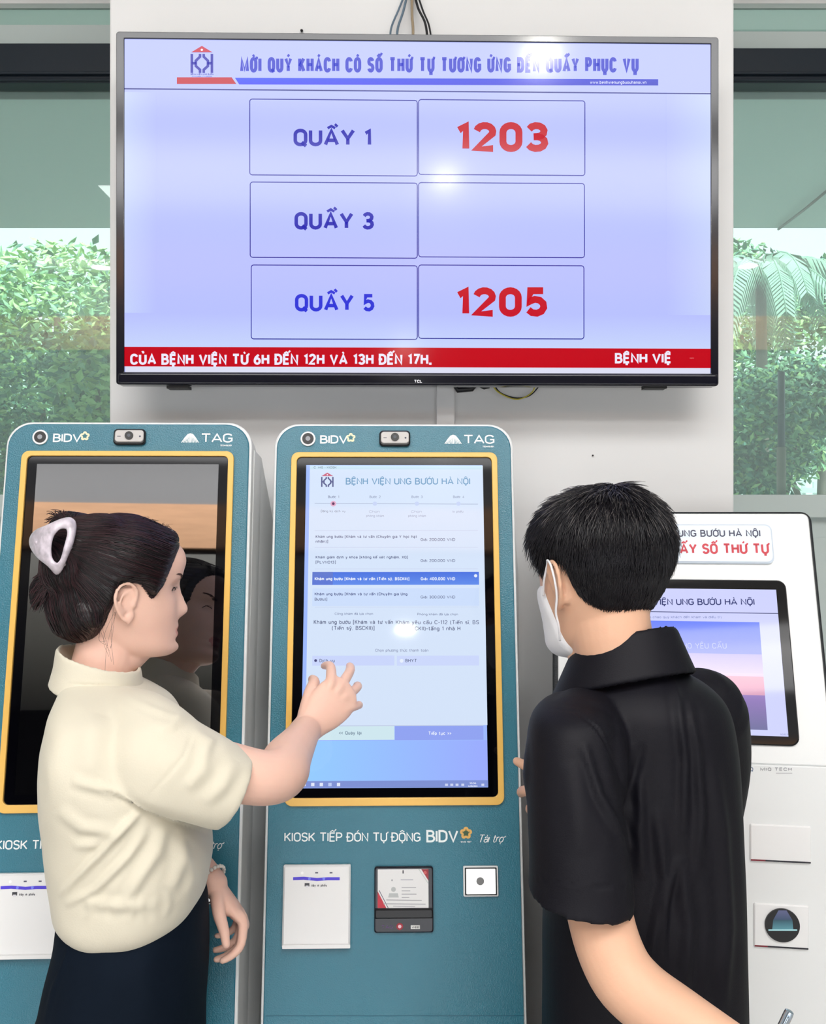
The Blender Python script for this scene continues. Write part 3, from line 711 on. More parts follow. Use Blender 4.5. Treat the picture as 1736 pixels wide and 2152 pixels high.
    m = MB(); disc(m, p, 1008, 1849, 8, .0128, col=(130, 130, 130)); m.build('sensor_dot', M['print'], sn)
    # fold line of the plate
    m = MB(); line(m, p, [(560, 2133), (1100, 2133)], 1.6, .0042, col=(24, 90, 112)); m.build('plate_seam', M['print'], t)
    return t, bz, (C, su, sw0, sw1)
M['grey_light'] = mat('camera_grey', (196, 192, 190), .35)
M['bezel_matt'] = mat('reader_black', (22, 22, 34), .25)
M['white_lit'] = mat('white_sensor_glow', (240, 240, 240), .3, emit=(255, 255, 255), estr=.5)
k1, bz1, SC = make_kiosk('teal kiosk with a lit touch screen, standing centrally under the wall screen')
# left kiosk: the same machine, switched off
K2 = Vector((-.5325, 1.795, 0)); K2R = math.radians(2.2)
def dup(root, loc, rz, label):
    r = root.copy(); COL.objects.link(r); r.location = loc; r.rotation_euler = (0, 0, rz); r['label'] = label
    for ch in list(root.children):
        c = ch.copy(); COL.objects.link(c); c.parent = r
        for g in ch.children:
            d = g.copy(); COL.objects.link(d); d.parent = c
    return r
k2 = dup(k1, K2, K2R, 'teal kiosk with a switched-off dark screen behind the woman in cream')
kp = kiosk_plane(KL, KR); C, su, sw0, sw1 = SC
for root, mm in ((k2, M['off']),):
    s_ = [c for c in root.children if c.name.startswith('screen') and 'frame' not in c.name][0]
    m = MB(); flat(m, kp, [(C - su, sw0), (C + su, sw0), (C + su, sw1), (C - su, sw1)], .0064); m.build('dark_display', mm, s_)
# lit screen of the central kiosk
m = MB(); p = kp
DSK0, DSK1 = (150, 206, 255), (156, 172, 255)
flat(m, p, [(C - su, sw0), (C + su, sw0), (C + su, sw1), (C - su, sw1)], .0062, col=(158, 186, 255))
def R(*a, n=.0066, **k): frect(m, p, *a, n, **k)
R(632, 1556, 1024, 1641, n=.0064, col=DSK0, col2=DSK1, horiz=True)
PG = (213, 228, 250)
def page(x0, y0, x1, y1, n, **k):
    a = p.uv(x0, y0); b = p.uv(x1, y0); c = p.uv(x0, y1)
    flat(m, p, [(a[0], c[1]), (b[0], c[1]), (b[0], a[1]), (a[0], a[1])], n, **k)
page(652, 980, 1014, 1525, .0065, col=PG)
R(652, 980, 1012, 988, n=.0067, col=(196, 224, 240)); text(m, p, 'C  HIS - KIOSK', 660, 708, 982, 986.5, .007, wt=.15, gap=.2, col=(120, 140, 160))
hospital_logo(m, p, 675, 995, 702, 1025, .007, (200, 90, 120), (86, 90, 140))
text(m, p, 'BỆNH VIỆN UNG BƯỚU HÀ NỘI', 727, 988, 1006, 1020, .007, wt=.14, gap=.16, col=(112, 158, 196))
line(m, p, [(662, 1059), (1004, 1061)], 1.1, .0068, col=(160, 172, 200))
for i, x in enumerate((701, 788, 876, 963)):
    text(m, p, 'Bước %d' % (i + 1), x - 11, x + 12, 1043, 1048.5, .007, wt=.13, gap=.2, col=(110, 116, 150) if i == 0 else (140, 150, 180))
    disc(m, p, x, 1060, 4.5 if i else 6, .007, col=(196, 210, 244) if i else (226, 170, 200), seg=14)
    if i == 0: disc(m, p, x, 1060, 3, .0072, col=(90, 40, 90), seg=10)
GY = (160, 168, 196)
text(m, p, 'Đăng ký dịch vụ', 675, 726, 1073, 1078, .007, wt=.12, gap=.2, col=(140, 148, 170))
for x in (788, 876): text(m, p, 'Chọn', x - 12, x + 10, 1074, 1079, .007, wt=.12, gap=.2, col=GY); text(m, p, 'phòng khám', x - 18, x + 19, 1083, 1088, .007, wt=.12, gap=.2, col=GY)
text(m, p, 'In phiếu', 951, 973, 1074, 1079, .007, wt=.12, gap=.2, col=GY)
TX = (96, 104, 140)
for y in (1116, 1151, 1196, 1276): R(662, y, 1004, y + .8, col=(198, 208, 236))
text(m, p, 'Khám ung bướu [Khám và tư vấn (Chuyên gia Y học hạt', 664, 876, 1126, 1132, .007, wt=.16, gap=.2, col=TX)
text(m, p, 'nhân)]', 664, 690, 1136, 1142, .007, wt=.16, gap=.2, col=TX); text(m, p, 'Giá: 200.000 VND', 884, 956, 1132, 1138, .007, wt=.14, gap=.2, col=TX)
text(m, p, 'Khám giám định y khoa [không kể xét nghiệm, XQ]', 664, 857, 1169, 1175, .007, wt=.16, gap=.2, col=TX)
text(m, p, '[PLVNO13]', 664, 706, 1179.5, 1185.5, .007, wt=.16, gap=.2, col=TX); text(m, p, 'Giá: 200.000 VND', 884, 956, 1176, 1182, .007, wt=.14, gap=.2, col=TX)
R(657, 1203, 1006, 1230, n=.0068, col=(70, 112, 224), col2=(96, 140, 236)); R(657, 1203, 700, 1230, n=.0069, col=(96, 120, 205), col2=(90, 118, 214))
text(m, p, 'Khám ung bướu [Khám và tư vấn (Tiến sỹ, BSCKII)]', 662, 860, 1214, 1220.5, .0073, wt=.19, gap=.16, col=(236, 242, 255)); text(m, p, 'Giá: 400.000 VND', 884, 956, 1214, 1220.5, .0073, wt=.19, gap=.16, col=(230, 238, 255))
disc(m, p, 999, 1211, 3.5, .0073, col=(230, 238, 250), seg=12)
R(657, 1237, 1006, 1274, n=.0066, col=(204, 222, 252))
text(m, p, 'Khám ung bướu [Khám và tư vấn (Chuyên gia Ung', 662, 856, 1246, 1252, .007, wt=.16, gap=.2, col=(70, 78, 130)); text(m, p, 'Bướu)]', 662, 688, 1257, 1263, .007, wt=.16, gap=.2, col=TX)
text(m, p, 'Giá: 300.000 VND', 884, 956, 1252.5, 1258.5, .007, wt=.14, gap=.2, col=TX)
text(m, p, 'Công khám đã lựa chọn', 704, 784, 1288, 1293, .007, wt=.13, gap=.2, col=(120, 130, 165)); text(m, p, 'Phòng khám đã lựa chọn', 877, 962, 1289, 1294, .007, wt=.13, gap=.2, col=(120, 130, 165))
text(m, p, 'Khám ung bướu [Khám và tư vấn', 660, 826, 1303.5, 1312, .007, wt=.14, gap=.2, col=(92, 98, 130)); text(m, p, '(Tiến sỹ, BSCKII)]', 698, 787, 1316, 1324.5, .007, wt=.14, gap=.2, col=(92, 98, 130))
text(m, p, 'Khám yêu cầu C-112 (Tiến sĩ, BS', 832, 1006, 1304, 1312.5, .007, wt=.14, gap=.2, col=(104, 110, 142)); text(m, p, 'CKII)-tầng 1 nhà H', 872, 967, 1317, 1325.5, .007, wt=.14, gap=.2, col=(92, 98, 130))
text(m, p, 'Chọn phương thức thanh toán', 789, 900, 1364, 1370, .007, wt=.12, gap=.2, col=(130, 138, 172))
R(657, 1378, 829, 1399, n=.0066, col=(202, 214, 252)); R(834, 1378, 1006, 1399, n=.0066, col=(204, 216, 252))
disc(m, p, 664, 1388.5, 3, .007, col=(70, 70, 120), seg=10); text(m, p, 'Dịch vụ', 672, 704, 1385, 1392, .007, wt=.14, gap=.2, col=TX)
disc(m, p, 844, 1389, 4, .007, col=(232, 240, 255), seg=10); text(m, p, 'BHYT', 852, 876, 1385, 1392, .007, wt=.14, gap=.2, col=TX)
page(646, 1525, 829, 1555, .0066, col=(208, 232, 240)); page(830, 1526, 1015, 1555, .0066, col=(146, 164, 242)); R(646, 1524, 1015, 1525.6, n=.0068, col=(190, 200, 226))
text(m, p, '<< Quay lại', 713, 760, 1536, 1543.5, .007, wt=.14, gap=.2, col=(110, 130, 150)); text(m, p, 'Tiếp tục >>', 900, 948, 1537, 1544, .007, wt=.16, gap=.2, col=(236, 242, 255))
page(632, 1641, 1025, 1655, .0066, col=(128, 146, 212))
for x in (640, 658, 676, 694, 712): frect(m, p, x - 3.5, 1644.5, x + 3.5, 1651.5, .007, col=(226, 232, 250) if x != 694 else (190, 205, 245))
for x in (938, 949, 960, 972, 1014): frect(m, p, x - 3, 1646, x + 3, 1651, .007, col=(206, 214, 244))
text(m, p, '10:06', 986, 1000, 1643.5, 1647, .007, wt=.18, gap=.2, col=(240, 244, 255)); text(m, p, '14/05/2024', 983, 1003, 1649.5, 1653, .007, wt=.18, gap=.2, col=(240, 244, 255))
m.build('display', M['screen_lit'], bz1)

# ------------------------------------------------------------------ the white ticket machine on the right
A3 = math.radians(20); R3 = math.radians(-8); L3 = Vector((.515, 1.78, 0)); Z3 = 1.292
M3 = mtx(L3, R3); p3 = Plane((0, 0, Z3), (1, 0, 0), (0, math.sin(A3), math.cos(A3)), M3)
t3 = thing('ticket_machine', 'white black-edged ticket machine behind the man, with a small lit screen', 'kiosk', L3, R3)
wt_ = p3.uv(1560, 1070)[1]; wb = p3.uv(1560, 1604)[1]; hu = .25
pb_ = p3.at(0, wb, 0)       # bend line in local coordinates
m = MB(); prism(m, p3, rr(-hu, hu, wb - .03, wt_, .02, 6), -.09, -.012)
prof = [(pb_.y, pb_.z), (pb_.y, .02), (.2, .02), (.2, 1.35), (.15, 1.4)]
n = len(prof); vs = [(-hu, y + .012, z) for y, z in prof] + [(hu, y + .012, z) for y, z in prof]
m.add(vs, [tuple(range(n)), tuple(range(n, 2 * n))[::-1]] + [(k, n + k, n + (k + 1) % n, (k + 1) % n) for k in range(n)])
m.build('housing', M['kblack'], t3, bevel=.004)
m = MB(); prism(m, p3, rr(-hu + .009, hu - .009, wb, wt_ - .009, .012, 6), -.013, 0, bev=.002); m.build('front_plate', M['kwhite'], t3)
q3 = Plane((0, pb_.y, pb_.z), (1, 0, 0), (0, 0, 1), M3)
m = MB(); prism(m, q3, rr(-hu + .009, hu - .009, -pb_.z + .05, -.001, .003, 2), -.01, .003, bev=.002); m.build('lower_plate', M['kwhite'], t3)
# raised sign
a = p3.uv(1620, 1104); b = p3.uv(1621, 1186); m = MB(); prism(m, p3, rr(-a[0], a[0], b[1], a[1], .012), 0, .008, bev=.003); M['sign'] = mat('pale_blue_sign', (214, 226, 240), .3); sg = m.build('sign', M['sign'], t3)
m = MB()
text(m, p3, 'BỆNH VIỆN UNG BƯỚU HÀ NỘI', 1316, 1597, 1116.5, 1131, .0084, wt=.16, gap=.14, col=(34, 34, 70))
text(m, p3, 'LẤY SỐ THỨ TỰ', 1413, 1615, 1145, 1167, .0084, wt=.18, gap=.08, col=(196, 24, 46))
m.build('sign_lettering', M['print'], sg)
# display
a = p3.uv(1649, 1221); b = p3.uv(1681, 1569); ub = (a[0] + b[0]) / 2
m = MB(); prism(m, p3, rr(-ub, ub, b[1], a[1], .016), 0, .006, bev=.002); d3 = m.build('screen', M['bezel'], t3)
a = p3.uv(1627, 1241); b = p3.uv(1658, 1549); ua = (a[0] + b[0]) / 2
m = MB(); flat(m, p3, [(-ua, b[1]), (ua, b[1]), (ua, a[1]), (-ua, a[1])], .0062, col=(206, 210, 255))
def fq(y0, y1, c0_, c1_, ul=None, n=.0066):
    q0 = p3.uv(1500, y0)[1]; q1 = p3.uv(1500, y1)[1]; ur = (p3.uv(1593, 1310)[0] + p3.uv(1613, 1531)[0]) / 2; ul = -ur if ul is None else ul
    m.add([p3.at(ul, q1, n), p3.at(ur, q1, n), p3.at(ur, q0, n), p3.at(ul, q0, n)], [(0, 1, 2, 3)], 0, [c1_, c1_, c0_, c0_])
fq(1308, 1375, (104, 130, 252), (128, 140, 236)); fq(1375, 1415, (178, 168, 236), (216, 200, 240)); fq(1415, 1421, (220, 204, 240), (222, 200, 236))
fq(1421, 1460, (240, 170, 190), (214, 156, 186)); fq(1460, 1532, (150, 122, 190), (112, 112, 158))
q = p3.uv(1500, 1290)[1]; m.add([p3.at(-ua, q, .0066), p3.at(ua, q, .0066), p3.at(ua, q + .0015, .0066), p3.at(-ua, q + .0015, .0066)], [(0, 1, 2, 3)], 0, (70, 76, 120))
text(m, p3, 'BỆNH VIỆN UNG BƯỚU HÀ NỘI', 1318, 1585, 1260, 1273.5, .0068, wt=.15, gap=.14, col=(40, 50, 110))
text(m, p3, 'Kính chào quý khách đến khám và điều trị', 1352, 1515, 1296, 1301, .0068, wt=.14, gap=.2, col=(130, 140, 190))
text(m, p3, 'KHO YÊU CẦU', 1424, 1526, 1353, 1365, .007, wt=.12, gap=.2, col=(176, 184, 250))
text(m, p3, '1.0.0.2', 1638, 1655, 1543, 1546, .007, wt=.15, gap=.2, col=(110, 120, 160))
m.build('display', M['screen_lit'], d3)
m = MB(); text(m, q3, 'miQ', 1556, 1582, 1611, 1620, .0034, wt=.14, gap=.1, col=(60, 90, 130)); text(m, q3, 'MIQ TECH', 1597, 1663, 1612, 1619, .0034, wt=.2, gap=.5, col=(150, 152, 156)); line(m, q3, [(1630, 1624), (1664, 1624)], 2, .0034, col=(190, 190, 194))
m.build('lettering', M['print'], t3)
def reader(x0, y0, x1, y1, name):
    q = q3.rect(x0, y0, x1, y1); m = MB(); prism(m, q3, rr(q[0], q[1], q[2], q[3], .003, 3), .002, .007, bev=.002); o = m.build(name, M['white'], t3)
    m = MB(); um = q[0] + (q[1] - q[0]) * .25
    for ua_, ub_, cc_ in ((q[0] + .001, um, (120, 30, 44)), (um, q[1] - .001, (26, 24, 36))): flat(m, q3, [(ua_, q[2] + .002), (ub_, q[2] + .002), (ub_, q[2] + .0048), (ua_, q[2] + .0048)], .0074, col=cc_)
    return o, m
o, m = reader(1575, 1732, 1703, 1811, 'notice_panel'); m.build('panel_stripe', M['print'], o)
o, m = reader(1583, 1898, 1698, 1991, 'scanner_panel'); m.build('panel_stripe', M['print'], o)
m = MB(); disc(m, q3, 1641.5, 1940, 36.5, .0105, n0=.006, seg=40); o2 = m.build('scanner_window', M['black'], o)
m = MB()
def poly3(pts, c, n): m.add([q3.at(*q3.uv(*a), n) for a in pts], [tuple(range(len(pts)))[::-1]], 0, c)
poly3(((1633, 1908), (1650, 1908), (1662, 1928), (1622, 1928)), [(96, 100, 140), (96, 100, 140), (60, 80, 110), (60, 80, 110)], .0108)
poly3(((1622, 1928), (1662, 1928), (1664, 1948), (1620, 1948)), [(50, 84, 100), (50, 84, 100), (90, 150, 165), (90, 150, 165)], .0108)
line(m, q3, [(1612, 1949), (1672, 1949)], 3, .011, col=(170, 220, 226)); m.build('scanner_symbol', M['print'], o2)
# ------------------------------------------------------------------ people
SK = dict(sss=.12, spec=.35)
M['skin_w'] = mat('skin_light_rose', (234, 192, 174), .5, bump=.06, bscale=300, noise=.03, nscale=14, **SK)
M['skin_m'] = mat('skin_light_tan', (222, 176, 148), .5, bump=.06, bscale=300, noise=.04, nscale=14, **SK)
M['lips'] = mat('lips_rose', (218, 150, 140), .4, sss=.1)
M['brow'] = mat('brow_dark', (90, 62, 52), .7)
M['eye'] = mat('eye_dark', (24, 16, 14), .15)
M['hair_w'] = mat('hair_dark_plum', (16, 9, 13), .36, spec=.5, bump=.35, bscale=160, stretch=(.25, .25, 1.6), noise=.3, nscale=30)
M['hair_w2'] = mat('hair_brown_strands', (50, 24, 30), .34, spec=.6)
M['hair_m'] = mat('hair_black', (14, 12, 18), .42, spec=.4, bump=.3, bscale=140)
M['hair_m2'] = mat('hair_black_strands', (22, 20, 26), .36, spec=.5)
M['hair_g'] = mat('hair_painted_sheen', (84, 80, 80), .34, spec=.6)  # paler copy for crown strands, the highlight is put into the colour
M['cream'] = mat('cream_crepe_blouse', (216, 209, 190), .85, bump=.12, bscale=420, noise=.02, nscale=6, sheen=.2)
M['navy'] = mat('navy_skirt_cloth', (6, 17, 30), .8, bump=.12, bscale=500, noise=.12, nscale=10, spec=.15)
M['polo'] = mat('black_polo_knit', (8, 7, 17), .62, bump=.15, bscale=600, noise=.08, nscale=8, spec=.3)
M['trouser'] = mat('black_trouser_cloth', (7, 7, 10), .8)
M['mask'] = mat('white_mask_fabric', (236, 236, 240), .75, bump=.1, bscale=300)
M['clip'] = mat('marbled_pearl_clip', (206, 196, 206), .3, noise=.32, nscale=90, coat=.3, spec=.6)
M['bracelet'] = mat('pearl_bracelet', (226, 222, 214), .25, metal=.2)
M['shoe'] = mat('black_leather', (14, 14, 16), .35)

HZ = [-.092, -.089, -.080, -.068, -.050, -.032, -.012, .01, .03, .05, .07, .09, .105, .115, .119]
HF = [.050, .074, .085, .087, .085, .084, .083, .083, .084, .092, .096, .088, .066, .036, .010]
HB = [.015, -.004, -.030, -.050, -.068, -.078, -.088, -.094, -.100, -.100, -.096, -.082, -.058, -.030, -.012]
HW = [.016, .034, .045, .052, .058, .064, .069, .073, .075, .076, .073, .062, .044, .022, .008]
def head_grid(nz=70, na=96):
    zz = np.interp(np.linspace(0, 1, nz), np.linspace(0, 1, len(HZ)), HZ)
    # smooth tables
    def sm(T):
        P_ = np.array(T); x = np.linspace(0, len(T) - 1, nz); i = np.clip(x.astype(int), 0, len(T) - 2); t = x - i
        a = P_[np.clip(i - 1, 0, None)]; b = P_[i]; c = P_[i + 1]; d = P_[np.clip(i + 2, None, len(T) - 1)]
        return .5 * (2 * b + (c - a) * t + (2 * a - 5 * b + 4 * c - d) * t ** 2 + (3 * b - a - 3 * c + d) * t ** 3)
    zz, f, b, w = sm(HZ), sm(HF), sm(HB), sm(HW)
    A = np.linspace(0, 2 * PI, na, endpoint=False)
    pts = np.zeros((nz, na, 3))
    for i in range(nz):
        cx = (f[i] + b[i]) / 2 - .008; 
        for k, a in enumerate(A):
            ca, sa = math.cos(a), math.sin(a); p = 2.15
            rx = (f[i] - cx) if ca > 0 else (cx - b[i])
            x = cx + rx * math.copysign(abs(ca) ** (2 / p), ca); y = w[i] * math.copysign(abs(sa) ** (2 / p), sa)
            z = zz[i]
            if ca > 0:
                g = lambda y0, z0, sy, sz: math.exp(-((y - y0) / sy) ** 2 - ((z - z0) / sz) ** 2)
                N = np.interp(z, [-.040, -.030, -.024, -.018, -.012, -.002, .012, .028, .045], [0, .004, .014, .021, .023, .018, .011, .006, 0])
                wn = np.interp(z, [-.03, -.015, 0, .03], [.016, .015, .010, .009])
                x += N * math.exp(-(y / wn) ** 2)
                x += .006 * g(0, -.041, .022, .006) - .003 * g(0, -.0475, .02, .0025) + .0055 * g(0, -.054, .019, .006) - .004 * g(0, -.064, .03, .005) + .006 * g(0, -.078, .02, .010)
                for s in (-1, 1):
                    x += -.010 * g(s * .031, .022, .016, .011) + .006 * g(s * .031, .021, .011, .006) + .004 * g(s * .042, -.012, .02, .018) + .003 * g(s * .03, .042, .02, .006)
            pts[i, k] = (x, y, z)
    return pts, A
HG, HA = head_grid()
def grid_mb(mb, pts, mi=0):
    loft(mb, [[Vector(p) for p in r] for r in pts], mi)
def grid_normals(G):
    dv = np.roll(G, -1, 1) - np.roll(G, 1, 1); du = np.gradient(G, axis=0); n = np.cross(dv, du)
    n /= np.linalg.norm(n, axis=2, keepdims=True) + 1e-9
    c = G.mean(axis=(0, 1)); s = np.sign(((G - c) * n).sum(2, keepdims=True)); return n * np.where(s == 0, 1, s)
HN = grid_normals(HG)
class Head:
    def __init__(s, ear_centre, heading, pitch=0, roll=0, scale=1):
        s.M = Matrix.Translation(ear_centre) @ Matrix.Rotation(heading, 4, 'Z') @ Matrix.Rotation(-pitch, 4, 'Y') @ Matrix.Rotation(roll, 4, 'X') @ Matrix.Scale(scale, 4)
        s.Mn = np.array(s.M); s.I = np.linalg.inv(s.Mn); s.k = scale
    def w(s, p): return s.M @ Vector(p)
    def grid(s, G): return (G.reshape(-1, 3) @ s.Mn[:3, :3].T + s.Mn[:3, 3]).reshape(G.shape)
    def local(s, p): return p @ s.I[:3, :3].T + s.I[:3, 3]
def ear(mb, hd, side):
    """helix, bowl and lobe on one side (side = +1 left, -1 right)"""
    y = .072 * side
    def e(x, z, o): return hd.w((x - .006, y + side * o, z))
    hel = [e(.008, -.004, -.002), e(.012, .016, .004), (e(.004, .030, .010)), e(-.010, .033, .014), e(-.021, .022, .017), e(-.022, .004, .015), e(-.014, -.014, .009), e(-.003, -.026, .003), e(.006, -.024, 0), e(.007, -.014, -.001)]
    tube(mb, spline(hel, None, 4), .0034 * hd.k, 10, cap=True)
    pl_ = [e(-.004, -.022, -.002), e(-.007, 0, .002), e(-.007, .026, .004)]
    tube(mb, spline(pl_, None, 3), [(.011 * hd.k, .003 * hd.k)] + [(.014 * hd.k, .003 * hd.k)] * 5 + [(.010 * hd.k, .003 * hd.k)], 14, side=hd.M.to_3x3() @ Vector((1, 0, 0)))
    tube(mb, spline([e(-.001, .020, .004), e(-.012, .012, .010), e(-.013, -.002, .010), e(-.004, -.012, .004)], None, 3), .0024 * hd.k, 8)
    limb(mb, [e(.001, -.020, .001), e(.001, -.028, .001)], [.0055 * hd.k, .0045 * hd.k], 10)
    limb(mb, [e(.009, -.002, .001), e(.007, .003, .003)], [.004 * hd.k, .003 * hd.k], 8)

def hand(mb, wrist, fwd, back, curls, spread=None, thumb=None, s=1.0, flip=1):
    """wrist point, direction wrist->knuckles, direction out of the back of the hand.
    curls: per finger (index..little) three bend angles in degrees; flip=+1: thumb on fwd x back side"""
    f = Vector(fwd).normalized(); b = Vector(back); b = (b - f * b.dot(f)).normalized(); sd = f.cross(b) * flip      # towards the thumb
    W = Vector(wrist)
    # palm
    pts = [W - f * .015 * s, W + f * .012 * s, W + f * .04 * s, W + f * .068 * s, W + f * .086 * s]
    limb(mb, pts, [(.026 * s, .019 * s), (.028 * s, .018 * s), (.036 * s, .0165 * s), (.039 * s, .0145 * s), (.036 * s, .010 * s)], 22, side=sd)
    L = [(.042, .025, .020), (.046, .029, .021), (.042, .027, .020), (.033, .020, .018)]
    off = [.027, .0095, -.0085, -.026]; fw = [.084, .088, .084, .076]; rad = [.0088, .0088, .0083, .0074]
    tips = []
    for i in range(4):
        k = W + f * fw[i] * s + sd * off[i] * s + b * .003 * s
        sp = math.radians((spread or [6, 2, -2, -7])[i])
        d = (f * math.cos(sp) + sd * math.sin(sp)).normalized()
        ax = d.cross(b).normalized()      # bend axis: rotates d towards -b
        p = [k - d * .022 * s, k]; a = 0; q = k
        for j in range(3):
            a += math.radians(curls[i][j]); dd = d * math.cos(a) - b * math.sin(a); q = q + dd * L[i][j] * s; p.append(q)
        r = rad[i] * s
        limb(mb, p, [r * .9, r * 1.12, r * 1.0, r * .93, r * .74], 14, sub=4); tips.append((q, dd))
    t = thumb or [(.9, .55, -.25), (.75, .75, -.3), (.5, .85, -.4)]
    p = [W + f * .014 * s + sd * .016 * s - b * .004 * s]; q = p[0]
    for (a, c, e), l in zip(t, (.042, .032, .026)):
        dd = (sd * a + f * c + b * e).normalized(); q = q + dd * l * s; p.append(q)
    limb(mb, p, [.0145 * s, .0125 * s, .0102 * s, .0078 * s], 16, sub=4)
    limb(mb, [W + f * .02 * s + sd * .012 * s - b * .006 * s, W + f * .05 * s + sd * .024 * s - b * .006 * s], [.016 * s, .013 * s], 14)
    return tips, (q, dd)
def taubin(co, faces, it): return co
def strand_mesh(paths, r0, r1, mb, mi=0):
    for pts in paths:
        n = len(pts)
        if n < 3: continue
        rr_ = [r0 + (r1 - r0) * i / (n - 1) for i in range(n)]
        tube(mb, pts, rr_, 3, mi, cap=False)
def finish_body(mb, root, name, mats, hd, voxel=.0024, sm=5, face=True):
    me = remesh(mb, voxel, sm); c = face_centres(me); l = hd.local(c); mi = np.zeros(len(c), int)
    if face:
        nearf = l[:, 0] > .06
        lip = nearf & (np.abs(l[:, 1]) < .022 - np.abs(l[:, 2] + .0475) * .9) & (l[:, 2] < -.0385) & (l[:, 2] > -.059) & (l[:, 0] > .082)
        mi[lip] = 1
    co, _ = mesh_np(me); tr = BVHTree.FromPolygons([Vector(v) for v in co], [tuple(p.vertices) for p in me.polygons])
    base = np.array(root.location); set_co(me, co - base)
    o = link_mesh(me, name, mats, root, mi); rb = random.Random(3)
    def onface(x, y, z, up=.0006):
        q = tr.find_nearest(hd.w((x, y, z))); return q[0] + q[1] * up
    for s in (-1, 1):
        m = MB()
        for k in range(90):
            t = rb.random(); y = .014 + .036 * t; z = .0395 + .006 * math.sin(t * 2.2) + rb.uniform(-.0018, .0018) * (1 - .5 * t)
            tube(m, [onface(.085, s * y, z), onface(.083, s * (y + .004), z + .0016), onface(.08, s * (y + .0075), z + .0012)], .00028, 3, 0, cap=False)
        rel(m, root); m.build('eyebrow', mats[2], o)
        m = MB(); tube(m, [onface(.08, s * y, .0205 + .0045 * math.sin((y - .018) / .027 * PI)) for y in np.linspace(.018, .045, 9)], .0007, 5)
        for y in np.linspace(.022, .047, 12):
            p0 = onface(.08, s * y, .0205 + .0045 * math.sin((y - .018) / .027 * PI)); tube(m, [p0, p0 + (hd.M.to_3x3() @ Vector((.005, s * .001, .0005)))], .0002, 3, cap=False)
        rel(m, root); m.build('eyelashes', mats[3], o)
    return o
def rel(mb, root):
    b = root.location; mb.v = [(v[0] - b.x, v[1] - b.y, v[2] - b.z) for v in mb.v]; return mb
def rowring(rows, n=56):
    """rows: (y_px, x_left, x_right, depth, half_thickness, power, tilt)"""
    out = []
    for (y, x0, x1, d, hy, p, tl) in rows:
        a = P(x0, y, d); b = P(x1, y, d); cx, rx = (a.x + b.x) / 2, (b.x - a.x) / 2
        for _ in range(4):      # the near side of a thick ring looks wider: take that off its true width
            q = [CX + v.x / v.y * F_PX for v in ell_ring((cx, d, a.z), rx, hy, n, p, 0, tl)]
            e0, e1 = x0 - min(q), x1 - max(q); cx += (e0 + e1) / 2 * d / F_PX; rx = max(.01, rx + (e1 - e0) / 2 * d / F_PX)
        out.append(ell_ring((cx, d, a.z), rx, hy, n, p, 0, tl))
    return out
def dense(rows, k=4):
    r = np.array(rows, float); out = []
    for i in range(len(r) - 1):
        a, b, c, d = r[max(i - 1, 0)], r[i], r[i + 1], r[min(i + 2, len(r) - 1)]
        for j in range(k):
            t = j / k; out.append(.5 * (2 * b + (c - a) * t + (2 * a - 5 * b + 4 * c - d) * t * t + (3 * b - a - 3 * c + d) * t ** 3))
    out.append(r[-1]); return [tuple(x) for x in out]
def inset(rows, dx, k): return [(y, x0 + dx, x1 - dx, d, hy * k, p, t) for y, x0, x1, d, hy, p, t in rows]
def apply_folds(me, folds, noise_amp=.0015, noise_scale=28, seed=1, fk=1.0):
    co, no = mesh_np(me); px = to_px(co); d = np.zeros(len(co))
    view = (co - np.array(CAM)); view /= np.linalg.norm(view, axis=1, keepdims=True)
    fac = np.clip(-(no * view).sum(1) * 1.6, 0, 1)
    for f in folds:
        pts, w0, w1, h = f[:4]; dist, env, w = seg_fold(px, pts, w0, w1)
        if len(f) > 4:     # one-sided step (an overhang edge)
            prof = np.where(dist * f[4] > 0, np.exp(-(dist / (w * 2.6)) ** 2), -.35 * np.exp(-(dist / (w * .8)) ** 2))
        else:
            prof = np.exp(-(dist / w) ** 2) - .3 * np.exp(-((np.abs(dist) - w * 1.8) / (w * .9)) ** 2)
        d += prof * env * h * fac * fk
    d += vnoise(co, noise_scale, seed) * noise_amp
    set_co(me, co + no * d[:, None])

def shoes_legs(root, m_leg, pts_list, r):
    for pts in pts_list:
        m = MB(); limb(m, pts, r, 24); rel(m, root); m.build('leg_cover', m_leg, root)

# ================================================================== the woman
wd = 1.45
wroot = thing('person', 'woman in a cream blouse and navy skirt touching the lit kiosk screen', 'person', (P(262, 1076, 1.47).x, 1.47, 0))
ec = P(278, 1270, 1.43); hh = math.radians(26); Lv = Vector((-math.sin(hh), math.cos(hh), 0))
wh = Head(ec + Lv * .070, hh, math.radians(-3), 0, .955)
B = MB(); grid_mb(B, wh.grid(HG)); ear(B, wh, -1); ear(B, wh, 1)
nb = P(208, 1440, 1.47)
limb(B, [nb + Vector((0, .02, -.05)), nb, wh.w((-.020, 0, -.06)), wh.w((-.012, 0, -.01))], [.045, .047, .047, .048], 26)
limb(B, [wh.w((.02, 0, -.066)), wh.w((-.02, 0, -.10))], [.036, .042], 20)
